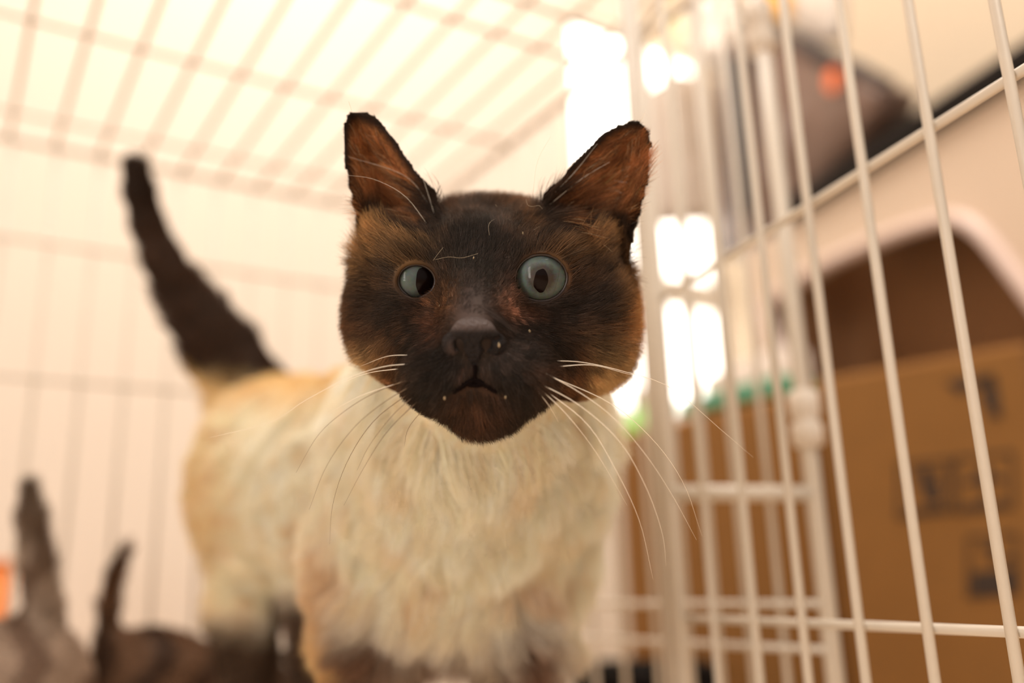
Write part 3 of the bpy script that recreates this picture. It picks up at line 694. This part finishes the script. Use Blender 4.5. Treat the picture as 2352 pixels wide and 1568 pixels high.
# ------------------------------------------------------------------ whiskers and long brow hairs
M_wh = mat('whisker', S(250, 238, 220), .35)
M_whd = mat('dark_whisker', S(120, 96, 70), .4)
WH = [[(1268, 828), (1340, 832), (1430, 852), (1540, 890), (1660, 990), (1730, 1050)], [(1275, 842), (1360, 838), (1440, 858), (1500, 872)],
 [(1240, 850), (1330, 900), (1410, 960), (1480, 1040), (1540, 1130), (1600, 1240)], [(1260, 862), (1400, 925), (1500, 1010), (1570, 1110), (1612, 1230)],
 [(1245, 890), (1350, 975), (1420, 1090), (1470, 1200), (1500, 1330)], [(1230, 875), (1330, 930), (1420, 1010), (1480, 1110), (1520, 1220), (1530, 1300)],
 [(1200, 880), (1225, 930), (1245, 960)], [(1220, 880), (1260, 930), (1283, 970)], [(1232, 885), (1300, 950), (1370, 1040), (1440, 1160)], [(1212, 872), (1236, 905), (1262, 948)],
 [(945, 815), (890, 818), (830, 840)], [(950, 835), (880, 842), (800, 868), (700, 920), (620, 970), (480, 1005)], [(930, 845), (840, 858), (760, 892)],
 [(945, 868), (860, 902), (790, 945), (730, 1000), (680, 1085)], [(955, 880), (880, 925), (810, 985), (750, 1070), (710, 1170)], [(950, 895), (860, 965), (800, 1055), (765, 1155), (757, 1250)],
 [(965, 915), (890, 990), (835, 1075), (790, 1160)], [(940, 872), (830, 908), (750, 952)], [(985, 925), (940, 980), (928, 1025)], [(960, 902), (905, 950), (850, 1020), (820, 1080)]]
for i, w in enumerate(WH):
    n = 20; xy = smooth_path([(x, y, 0) for x, y in w], n); p0 = to_cam(on_skin(w[0][0], w[0][1], -.001)); dr = p0[2]; dt_ = dr + (.012 if i % 3 else .028)
    pts = [W(p[0], p[1], dr+(dt_-dr)*(j/(n-1))**.8 - .004*math.sin(math.pi*j/(n-1))) for j, p in enumerate(xy)]
    tube('whisker', pts, [.000125*(1-.8*j/(n-1)) for j in range(n)], M_whd if i in (13, 14, 15, 16, 18, 19) else M_wh, cat, 5)
BR = [[(990, 478), (950, 420), (900, 390), (800, 360)], [(1000, 500), (975, 420), (955, 370), (925, 318)], [(1224, 446), (1235, 370), (1268, 308)], [(1272, 445), (1320, 395), (1372, 330)],
 [(1262, 470), (1340, 408), (1400, 372)], [(985, 520), (930, 450), (860, 412), (796, 402)], [(1440, 520), (1465, 505), (1478, 488)], [(1400, 520), (1440, 560), (1452, 558)], [(1395, 430), (1440, 450), (1470, 478)],
 [(1410, 415), (1450, 420), (1490, 415)], [(1400, 460), (1440, 488), (1462, 495)], [(1395, 500), (1430, 530), (1446, 540)], [(1400, 440), (1436, 470), (1470, 490)], [(1470, 280), (1480, 262), (1483, 252)], [(808, 256), (803, 240), (800, 232)]]
for w in BR:
    n = 14; xy = smooth_path([(x, y, 0) for x, y in w], n); p0 = to_cam(on_skin(w[0][0], w[0][1], 0)); dr = p0[2]-.001
    tube('brow_hair', [W(p[0], p[1], dr-.004*j/(n-1)) for j, p in enumerate(xy)], [.00007*(1-.7*j/(n-1)) for j in range(n)], M_wh, cat, 4)
FZ = [[(1138, 470), (1150, 485), (1160, 490), (1148, 498), (1128, 508), (1122, 520), (1124, 540)], [(1208, 457), (1212, 470), (1222, 474), (1238, 472), (1246, 480)], [(995, 598), (1005, 584), (1018, 568)], [(1000, 596), (1030, 590), (1060, 592), (1085, 586), (1098, 582)], [(1300, 480), (1310, 468), (1318, 462)], [(1226, 528), (1238, 520)]]
M_lint = mat('lint_fibre', S(200, 180, 150), .7)
for w in FZ:
    xy = smooth_path([(x, y, 0) for x, y in w], 5*len(w)); tube('lint', [on_skin(p[0], p[1], .0045) for p in xy], .00003, M_lint, cat, 4)
M_crumb = mat('pale_crumb', S(150, 130, 100), .7)
for x, y, s in ((1201, 536, .0006), (1216, 762, .0007), (1146, 793, .0007), (1021, 914, .0006), (1161, 912, .0005), (1009, 702, .0004), (1088, 592, .0004)):
    bm = bmesh.new(); bmesh.ops.create_icosphere(bm, subdivisions=1, radius=s)
    for v_ in bm.verts: v_.co.x *= .55; v_.co += Vector(RNG.normal(size=3)*s*.12)
    m_ = bpy.data.meshes.new('crumb'); bm.to_mesh(m_); bm.free(); o = link('crumb', m_, M_crumb); o.location = on_skin(x, y, .0030); o.parent = cat; o.matrix_parent_inverse = cat.matrix_world.inverted()

# ------------------------------------------------------------------ two tabbies behind
def small_cat(label, torso, head, tail, legs, cols, seed):
    (ta, tb, rt) = torso
    def legpts(c): w = to_world(c); return [c, to_cam([w[0]+.004, w[1], .045]), to_cam([w[0], w[1], .0170])]
    def fsdf(p):
        d = smin(cone(p, ta, tb, rt, rt*.92), ell(p, ta, (rt*1.05, rt*1.05, rt*1.05)), .02)
        d = smin(d, cone(p, tb, head, .026, .024), .02); d = smin(d, ell(p, head, (.030, .027, .030)), .01)
        hw = to_world(head); dr = to_world(head)-to_world(tb); dr[2] = 0; dr /= np.linalg.norm(dr); sd = np.array([-dr[1], dr[0], 0])
        d = smin(d, ell(p, to_cam(hw+dr*.024+[0, 0, -.006]), (.014, .012, .014)), .008)
        for s in (-1, 1):
            d = smin(d, cone(p, to_cam(hw+sd*s*.016+[0, 0, .016]), to_cam(hw+sd*s*.022+[0, 0, .044]), .010, .002), .004)
        for c in legs: d = smin(d, leg(p, legpts(c), (.018, .0095, .0115)), .012)
        return smin(d, leg(p, [t[0] for t in tail], [t[1] for t in tail]), .012)
    v_, q_ = sdf_mesh(fsdf, lo_, hi_, .0024)
    def cf(P):
        w = to_world(P); s = np.sin(w[:, 0]*150+np.sin(w[:, 2]*90)*1.5+w[:, 1]*60)*.5+.5
        c = lerp(np.tile(np.array(cols[0]), (len(P), 1)), cols[1], sstep(s, .45, .8))
        tl = sstep(-S_t(P), -.012, 0); tipness = sstep(w[:, 2], .16, .27)
        return lerp(c, cols[2], tl*(.35+.65*tipness))
    S_t = lambda P: leg(P, [t[0] for t in tail], [t[1] for t in tail])
    base = to_world((np.asarray(ta)+np.asarray(tb))/2); t = thing('tabby_cat', label, 'cat', (base[0], base[1], 0), 'tabby cats behind')
    m_ = np_mesh('body', to_world(v_), q_); c_ = cf(v_)
    a_ = m_.attributes.new('coat', 'FLOAT_COLOR', 'POINT'); a_.data.foreach_set('color', np.concatenate([c_*.85, np.ones((len(c_), 1))], 1).astype(np.float32).ravel())
    if sgn < 0: m_.flip_normals()
    link('body', m_, M_skin, t)
    def ff(P, n, rng):
        N = len(P); D = np.tile(np.asarray(ta)-np.asarray(tb), (N, 1))+np.array([0, -.03, 0]); w = to_world(P)[:, 2]
        near = S_t(P) < .003; D = np.where(near[:, None], np.array([.2, 1., 0]), D)
        L = np.where(w < .06, .004, .009); return D, L, .5+np.zeros(N), np.ones(N, bool)
    fur('fur', v_, q_ if sgn > 0 else q_[:, ::-1], lambda P, n: 2.2e5+0*P[:, 0], ff, t, M_fur, seed=seed, nseg=4, coat_f=cf, rad=1.8e-4, clump=.5, csize=.008)
    hw = to_world(head); dr = to_world(head)-to_world(tb); dr[2] = 0; dr /= np.linalg.norm(dr); sd = np.array([-dr[1], dr[0], 0])
    for s in (-1, 1):
        bm = bmesh.new(); bmesh.ops.create_uvsphere(bm, u_segments=16, v_segments=10, radius=.0058); me_ = bpy.data.meshes.new('eye'); bm.to_mesh(me_); bm.free()
        o = link('eye', me_, M_tabeye); o.location = hw+dr*.0245+sd*s*.0125+[0, 0, .005]; o.parent = t; o.matrix_parent_inverse = t.matrix_world.inverted()
    bm = bmesh.new(); bmesh.ops.create_uvsphere(bm, u_segments=12, v_segments=8, radius=.0035); me_ = bpy.data.meshes.new('nose'); bm.to_mesh(me_); bm.free()
    o = link('nose', me_, M_tabnose); o.location = hw+dr*.0375+[0, 0, -.001]; o.parent = t; o.matrix_parent_inverse = t.matrix_world.inverted()
M_tabeye = mat('green_cat_eye', S(120, 130, 60), .1, coat=1); M_tabnose = mat('pink_nose', S(120, 80, 74), .5)
lo_, hi_ = (-.44, -.40, .50), (-.02, -.02, .82)
small_cat('grey tabby with thick dark upright tail, at lower left edge', (cam(22, 1600, .588), cam(-180, 1615, .568), .042), cam(-260, 1560, .545),
  [(cam(104, 1555, .595), .0130), (cam(100, 1400, .60), .0105), (cam(86, 1290, .60), .0095), (cam(74, 1190, .60), .0080), (cam(68, 1120, .60), .0055)],
  [cam(70, 1640, .575), cam(50, 1640, .62), cam(-150, 1650, .55), cam(-170, 1650, .59)], (S(172, 150, 132), S(128, 104, 88), S(62, 50, 38)), 21)
small_cat('brown tabby with thin curved tail, crouched beneath the cream cat\'s rump', (cam(335, 1600, .665), cam(560, 1630, .69), .042), cam(690, 1700, .70),
  [(cam(262, 1560, .665), .0100), (cam(248, 1470, .665), .0080), (cam(250, 1390, .665), .0066), (cam(264, 1320, .66), .0054), (cam(292, 1256, .655), .0038)],
  [cam(305, 1660, .645), cam(325, 1660, .69), cam(540, 1680, .67), cam(560, 1680, .71)], (S(112, 84, 64), S(66, 46, 34), S(100, 76, 58)), 22)

# ------------------------------------------------------------------ things beyond the wires
# counter with black edge, parallel to the open door
pK = W(2200, 600, 1.20)
def onK(px, py): return hit(px, py, pK, NA)
M_ctr = mat('beige_laminate', S(206, 186, 166), .45, .02, 10); M_blk = mat('black_rubber_edge', S(20, 15, 12), .6, spec=.12)
M_rim = mat('pinkish_white_rim', S(214, 192, 182), .35); M_in = mat('brown_board', S(150, 106, 68), .8, .12, 12)
kc = hit(2000, 1300, pK, NA); counter = thing('counter', 'beige counter with a black top edge and a rounded opening', 'counter', (kc[0], kc[1], ZF))
zT = onK(2178, 206)[2]; zB = onK(2178, 262)[2]; sL = np.dot(onK(1783, 500)-pK, DA); sR = np.dot(onK(2352, 500)-pK, DA)-.35
def LK(s, z, off=0): return pK*[1, 1, 0]+DA*s+EZ*z+NA*off
link('worktop_edge', bevel(pyd('worktop_edge', *slab_data([LK(sL, zB), LK(sR, zB), LK(sR, zT), LK(sL, zT)], NA, .36), smooth=False), .004), M_blk, counter)
hole = [(1742, 700), (1800, 655), (1870, 608), (1950, 570), (2040, 533), (2120, 507), (2165, 500), (2203, 510), (2245, 545), (2300, 615), (2365, 705), (2420, 800), (2400, 960), (2250, 1040), (2050, 1040), (1900, 980), (1820, 880), (1765, 790)]
hp = smooth_path([np.append([np.dot(onK(x, y)-pK, DA)], [onK(x, y)[2], 0]) for x, y in hole+hole[:1]], 73)[:-1]
hs = np.array([[h[0], h[1]] for h in hp]); hc_ = hs.mean(0)
sM = np.dot(onK(1702, 700)-pK, DA)
def outer(a):                                               # ray from the hole centre to the panel rectangle
    dx, dz = a-hc_; t = min([((sM if dx > 0 else sR)-hc_[0])/dx if abs(dx) > 1e-9 else 9e9, ((zB-.002 if dz > 0 else ZF)-hc_[1])/dz if abs(dz) > 1e-9 else 9e9]); return hc_+np.array([dx, dz])*t
V, Fq = [], []; n_ = len(hs)
for off in (.02, .045):
    for h in hs: V.append(LK(h[0], h[1], off))
    for h in hs: o_ = outer(h); V.append(LK(o_[0], o_[1], off))
for i in range(n_):
    j = (i+1) % n_; Fq += [(i, j, n_+j, n_+i), (2*n_+i, 3*n_+i, 3*n_+j, 2*n_+j), (i, 2*n_+i, 2*n_+j, j), (n_+i, n_+j, 3*n_+j, 3*n_+i)]
link('front_panel', pyd('front_panel', V, Fq, smooth=False), M_ctr, counter)
tube('opening_rim', [LK(h[0], h[1], .015) for h in list(hs)+[hs[0]]], .011, M_rim, counter, 10)
link('inner_back', pyd('inner_back', *slab_data([LK(sM, ZF, .22), LK(sR, ZF, .22), LK(sR, zB-.002, .22), LK(sM, zB-.002, .22)], NA, .02), smooth=False), M_in, counter)
link('side_panel', pyd('side_panel', *slab_data([LK(sM, ZF, .045), LK(sM, ZF, .22), LK(sM, zB-.002, .22), LK(sM, zB-.002, .045)], DA, .015), smooth=False), M_in, counter)
# cardboard boxes
def plan(px, py, d): w = W(px, py, d); return w[:2]
def carton(label, l, r, z, depth, flaps=True):
    L, Rr = np.append(l, ZF), np.append(r, ZF); e = (Rr-L)/np.linalg.norm(Rr-L); n = np.array([-e[1], e[0], 0])
    t = thing('cardboard_box', label, 'box', tuple((L+Rr)/2))
    up = EZ*(z-ZF)
    for nm_, q_, nn in (('front_panel', [L, Rr, Rr+up, L+up], n), ('back_panel', [L+n*depth, Rr+n*depth, Rr+n*depth+up, L+n*depth+up], -n), ('side_panel', [L+n*.004, L+n*(depth-.004), L+n*(depth-.004)+up, L+n*.004+up], e), ('side_panel', [Rr+n*.004, Rr+n*(depth-.004), Rr+n*(depth-.004)+up, Rr+n*.004+up], -e)):
        link(nm_, pyd(nm_, *slab_data(q_, nn, .004), smooth=False), M_card, t)
    h = depth/2-.003
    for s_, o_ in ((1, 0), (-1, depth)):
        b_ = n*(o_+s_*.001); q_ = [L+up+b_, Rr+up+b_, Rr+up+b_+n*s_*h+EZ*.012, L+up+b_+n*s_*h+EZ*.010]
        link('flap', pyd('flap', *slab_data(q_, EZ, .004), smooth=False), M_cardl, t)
    return t, L, e, n
zbx = W(1880, 880, .95)[2]
for it in range(1): 
    dR = .807
    lo2, hi2 = .5, 1.2
    while hi2-lo2 > 1e-5:
        md = (lo2+hi2)/2
        if W(2346, 799, md)[2] > zbx: hi2 = md
        else: lo2 = md
    dR = md
boxR, L_, e_, n_b = carton('brown cardboard box printed with black handling symbols', plan(1880, 880, .95), plan(2346, 799, dR), zbx, .16)
zl2 = W(1420, 1005, 1.30)[2]; lo2, hi2 = .6, 1.3
while hi2-lo2 > 1e-5:
    md = (lo2+hi2)/2
    if W(1868, 905, md)[2] > zl2: hi2 = md
    else: lo2 = md
boxL, L2_, e2_, n2_ = carton('plain brown cardboard box behind the cage\'s side wires', plan(1418, 1005, 1.30), plan(1868, 905, md), zl2, .08)
# print on the box, following its own face
pf = L_; nf = n_b
def onB(px, py): return hit(px, py, pf, nf)-nf*.0008
def print_poly(pts, par): return slab_data([onB(x, y) for x, y in pts], -nf, .0004)
symbols = []
symbols.append([[(2172, 878), (2282, 858), (2286, 880), (2240, 888), (2205, 905)], [(2262, 866), (2286, 860), (2302, 962), (2284, 958)], [(2250, 900), (2268, 896), (2292, 955), (2280, 962)]])   # arrow mark
def framebox(x0, y0, x1, y1, sk, w=7): 
    T = lambda x, y: (x, y-(x-x0)*sk)
    return [[T(x0, y0), T(x1, y0), T(x1, y0+w), T(x0, y0+w)], [T(x0, y1-w), T(x1, y1-w), T(x1, y1), T(x0, y1)], [T(x0, y0), T(x0+w, y0), T(x0+w, y1), T(x0, y1)], [T(x1-w, y0), T(x1, y0), T(x1, y1), T(x1-w, y1)]], T
f1, T = framebox(2062, 1066, 2186, 1192, .12); g = [[T(2105, 1085), T(2135, 1080), T(2138, 1112), T(2108, 1116)], [T(2112, 1118), T(2150, 1118), T(2150, 1170), T(2125, 1150)], [T(2080, 1172), T(2170, 1172), T(2170, 1182), T(2080, 1182)], [T(2150, 1090), T(2160, 1090), T(2160, 1165), T(2150, 1165)]]
symbols.append(f1+g)                                        # glass mark
f1, T = framebox(2192, 1050, 2330, 1180, .10); g = [[T(2215, 1110), T(2262, 1078), T(2308, 1112), T(2300, 1122), T(2262, 1104), T(2222, 1122)], [T(2258, 1104), T(2266, 1104), T(2266, 1160), T(2258, 1160)], [T(2212, 1160), T(2310, 1160), T(2310, 1170), T(2212, 1170)]]
symbols.append(f1+g)                                        # umbrella mark
f1, T = framebox(2222, 1232, 2340, 1374, .08); g = [[T(2234, 1315), T(2334, 1315), T(2334, 1366), T(2234, 1366)], [T(2262, 1250), T(2290, 1250), T(2290, 1275), T(2262, 1275)], [T(2272, 1285), T(2330, 1285), T(2330, 1296), T(2272, 1296)]]
symbols.append(f1+g)
for s_ in symbols: link('handling_mark', pyd('handling_mark', *merge([print_poly(p, boxR) for p in s_]), smooth=False), M_ink, boxR)
# pack with teal band on the left carton
def onL(px, py, off=0): return hit(px, py, L2_+n2_*off, n2_)
pack = thing('paper_pack', 'white paper pack with a teal band, lying on the plain cardboard box', 'pack', tuple(onL(1670, 960, .03)[:2])+(zl2+.02,))
zq = zl2+.0165; a_, b_ = onL(1552, 900, .012), onL(1800, 880, .012); a_[2] = b_[2] = zq
hT, hW = .018, .036
link('teal_band', bevel(pyd('teal_band', *slab_data([a_, b_, b_+EZ*hT, a_+EZ*hT], n2_, .055), smooth=False), .002), mat('teal_print', S(92, 172, 142), .5), pack)
a3, b3 = a_+e2_*.05+EZ*hT, b_+EZ*hT
link('white_sheets', bevel(pyd('white_sheets', *slab_data([a3, b3, b3+EZ*hW, a3+EZ*hW*.6], n2_, .055), smooth=False), .003), mat('white_paper', S(245, 238, 230), .7), pack)
# green bottle beside the pack
gb = W(1478, 985, 1.45); gz_ = ZF
t = thing('green_bottle', 'bright green plastic bottle standing below the window', 'bottle', (gb[0], gb[1], gz_)); zt = W(1478, 885, 1.45)[2]
M_green = mat('green_plastic', S(150, 226, 110), .3)
tube('body', smooth_path([(gb[0], gb[1], gz_), (gb[0], gb[1], gz_+.1), (gb[0], gb[1], zt-.07)], 8), .036, M_green, t, 20)
link('shoulder', pyd('shoulder', *tube_data([(gb[0], gb[1], zt-.07+k) for k in (0, .01, .02, .03, .04)], [.036, .034, .026, .016, .013], 20)), M_green, t)
tube('cap', [(gb[0], gb[1], zt-.03), (gb[0], gb[1], zt)], .016, M_conn, t, 20)
# black tub on the floor
tubc = W(1470, 1560, .95); t_l, t_r = W(1318, 1552, .93), W(1652, 1540, .93); e = (t_r-t_l)*[1, 1, 0]; ln_ = np.linalg.norm(e); e /= ln_; n = np.array([-e[1], e[0], 0]); zz = t_l[2]
tb_ = thing('black_tub', 'low black plastic tub on the floor outside the wires', 'tub', (tubc[0], tubc[1], ZF))
p0 = np.array([t_l[0], t_l[1], ZF])
wl_ = [slab_data([p0, p0+e*ln_, p0+e*ln_+EZ*(zz-ZF), p0+EZ*(zz-ZF)], n, .006), slab_data([p0+n*.114, p0+e*ln_+n*.114, p0+e*ln_+n*.114+EZ*(zz-ZF), p0+n*.114+EZ*(zz-ZF)], n, .006), slab_data([p0+n*.006, p0+n*.114, p0+n*.114+EZ*(zz-ZF), p0+n*.006+EZ*(zz-ZF)], e, .006),
       slab_data([p0+e*(ln_-.006)+n*.006, p0+e*(ln_-.006)+n*.114, p0+e*(ln_-.006)+n*.114+EZ*(zz-ZF), p0+e*(ln_-.006)+n*.006+EZ*(zz-ZF)], e, .006), slab_data([p0+n*.006+e*.006, p0+n*.114+e*.006, p0+n*.114+e*(ln_-.006), p0+n*.006+e*(ln_-.006)], EZ, .006)]
link('body', pyd('body', *merge(wl_), smooth=False), M_blk, tb_)
rim_ = [p0+EZ*(zz-ZF), p0+e*ln_+EZ*(zz-ZF), p0+e*ln_+n*.12+EZ*(zz-ZF), p0+n*.12+EZ*(zz-ZF), p0+EZ*(zz-ZF)]
link('rim', pyd('rim', *merge([tube_data([a, b], .006, 8) for a, b in zip(rim_[:-1], rim_[1:])])), M_blk, tb_)
# orange bucket at far left
ob = W(-75, 1400, 1.05); zt = W(-20, 1292, 1.05)[2]
t = thing('orange_bucket', 'orange plastic bucket at the left edge behind the back wires', 'bucket', (ob[0], ob[1], ZF)); M_or = mat('orange_plastic', S(240, 140, 70), .4)
hh = zt-ZF
link('body', pyd('body', *tube_data([(ob[0], ob[1], ZF), (ob[0], ob[1], ZF+hh*.5), (ob[0], ob[1], zt), (ob[0], ob[1], zt), (ob[0], ob[1], ZF+hh*.5), (ob[0], ob[1], ZF+.01)], [.036, .041, .046, .043, .038, .033], 28)), M_or, t)
link('rim', pyd('rim', *tube_data([(ob[0]+.046*math.cos(a), ob[1]+.046*math.sin(a), zt) for a in np.linspace(0, 2*math.pi, 33)], .003, 8, cap=False)), M_or, t)
# brown bag standing on the counter
def onBg(px, py, off=.06): return hit(px, py, pK+NA*off, NA)
def puff(name, outline, off, thick, bulge, m, par, n_r=7, fr=None):
    o0, ux, un = fr or (pK, DA, NA)
    def LK(s, z, off=0): return o0*[1, 1, 0]+ux*s+EZ*z+un*off
    hh_ = [hit(x, y, o0+un*off, un) for x, y in outline]
    o = np.array([[np.dot(h-o0, ux), h[2]] for h in hh_])
    if fr is None: o[:, 1] = np.maximum(o[:, 1], zT+.001)
    k = len(o); c = o.mean(0); V = []; Fc = []
    for sd_, base in ((-1, 0), (1, 1)):
        V.append(LK(c[0], c[1], off+base*thick+sd_*bulge))
        for i in range(1, n_r+1):
            t_ = i/n_r
            for p in o:
                w = c+(p-c)*t_; bz = bulge*(1-t_**2.2)*(1+.15*math.sin(40*w[0]+60*w[1])); V.append(LK(w[0], w[1], off+base*thick+sd_*bz))
    h_ = 1+n_r*k
    for b_ in (0, h_):
        for j in range(k):
            f = (b_, b_+1+j, b_+1+(j+1) % k); Fc.append(f if b_ else f[::-1])
        for i in range(n_r-1):
            for j in range(k):
                f = (b_+1+i*k+j, b_+1+(i+1)*k+j, b_+1+(i+1)*k+(j+1) % k, b_+1+i*k+(j+1) % k); Fc.append(f if b_ else f[::-1])
    q0 = 1+(n_r-1)*k
    for j in range(k): Fc.append((q0+j, q0+(j+1) % k, h_+q0+(j+1) % k, h_+q0+j))
    return link(name, pyd(name, V, Fc), m, par)
M_bag = mat('dark_brown_foil', S(104, 80, 68), .38, .25, 14, .4); M_orl = mat('orange_print', S(236, 112, 50), .5); M_blk2 = mat('black_foil', S(34, 26, 26), .5)
bw = onBg(1850, 400); bag = thing('brown_bag', 'dark brown shiny bag with an orange round print on counter', 'bag', (bw[0], bw[1], zT))
def subd(pts, m=4): 
    out = []
    for a, b in zip(pts, pts[1:]+pts[:1]): out += [(a[0]+(b[0]-a[0])*i/m, a[1]+(b[1]-a[1])*i/m) for i in range(m)]
    return out
puff('body', subd([(1648, 105), (1740, 70), (1890, 138), (2040, 205), (2025, 255), (1985, 305), (1840, 470), (1760, 540), (1650, 590)]), .075, .06, .022, M_bag, bag)
tube('top_seam', [onBg(x, y, .07) for x, y in ((1690, 38), (1790, 62), (1890, 122), (1970, 152), (2050, 192))], [.008, .010, .011, .009, .006], M_blk2, bag, 10)
oc = np.array([np.dot(onBg(1905, 182, .045)-pK, DA), onBg(1905, 182, .045)[2]])
link('orange_print', pyd('orange_print', *slab_data([LK(oc[0]+.0165*math.cos(a), oc[1]+.021*math.sin(a), .050) for a in np.linspace(0, 2*math.pi, 24, endpoint=False)], NA, .002), smooth=False), M_orl, bag)
link('side_gusset', pyd('side_gusset', *slab_data([onBg(x, y, .045) for x, y in ((1650, 130), (1712, 120), (1722, 480), (1682, 500))], NA, .01), smooth=False), M_blk2, bag)
# smaller packets stacked round it
for nm_, lab, cat_, col, pts, off in (
    ('yellow_pouch', 'amber yellow pouch above the brown bag', 'pouch', S(226, 166, 60), [(1740, -40), (1802, -40), (1804, 40), (1775, 46), (1744, 30)], .16),
    ('red_packet', 'small red packet left of the brown bag\'s top', 'packet', S(196, 84, 50), [(1640, 78), (1676, 24), (1690, 40), (1694, 70), (1664, 76)], .155),
    ('grey_pouch', 'pale grey pouch above the brown bag\'s top seam', 'pouch', S(200, 188, 176), [(1815, -40), (1925, -40), (1922, 92), (1880, 100), (1822, 60)], .16),
    ('cream_packet', 'pale yellow packet beside window top, behind the wires', 'packet', S(238, 226, 176), [(1545, 10), (1640, -20), (1700, -10), (1672, 20), (1610, 82), (1560, 78)], .20),
    ('grey_sack', 'pleated light grey sack hanging left of the brown bag', 'sack', S(196, 182, 170), [(1470, 215), (1560, 165), (1640, 178), (1665, 260), (1672, 400), (1650, 505), (1500, 515), (1478, 380)], .12)):
    fr = (pb-E1*.11, -E2, E1) if nm_ in ('cream_packet', 'grey_sack', 'red_packet') else None
    at_ = (lambda x, y: hit(x, y, fr[0], E1)) if fr else (lambda x, y: onBg(x, y, off-.001))
    if fr: off = 0
    w = at_(*pts[0]); t = thing(nm_, lab, cat_, tuple(w)); puff('body', subd(pts, 3), off, .02, .012, mat(nm_+'_skin', col, .5, .08, 30, .3), t, fr=fr)
    tube('seam', [at_(x, y) for x, y in pts[:2]], .003, mat(nm_+'_seam', tuple(c*.7 for c in col), .5), t, 8)
# crumpled clear plastic in the window
M_cr = mat('crumpled_plastic', S(222, 212, 200), .25, .12, 60)
wv = bpy.data.objects; cw = on_back(1465, 190)-E1*.27
t = thing('crumpled_bag', 'crumpled pale plastic bag hanging in front of the window', 'bag', tuple(cw))
for nm_, (cx_, cy_), r_ in (('bag', (1470, 200), .075), ('handle', (1500, 110), .035)):
    bm = bmesh.new(); bmesh.ops.create_icosphere(bm, subdivisions=4, radius=1); rg = np.random.default_rng(int(cx_)); k_ = rg.normal(size=(8, 3))*3.0; ph_ = rg.random(8)*6
    cc = on_back(cx_, cy_)-E1*.27
    for v_ in bm.verts:
        c_ = np.array(v_.co); s = 1+sum(abs(math.sin(float(k_[i] @ c_)+ph_[i])) for i in range(8))*.13-.5
        v_.co = Vector(cc+c_*s*r_*[.85, .5, 1.1])
    m_ = bpy.data.meshes.new(nm_); bm.to_mesh(m_); bm.free(); link(nm_, m_, M_cr, t)
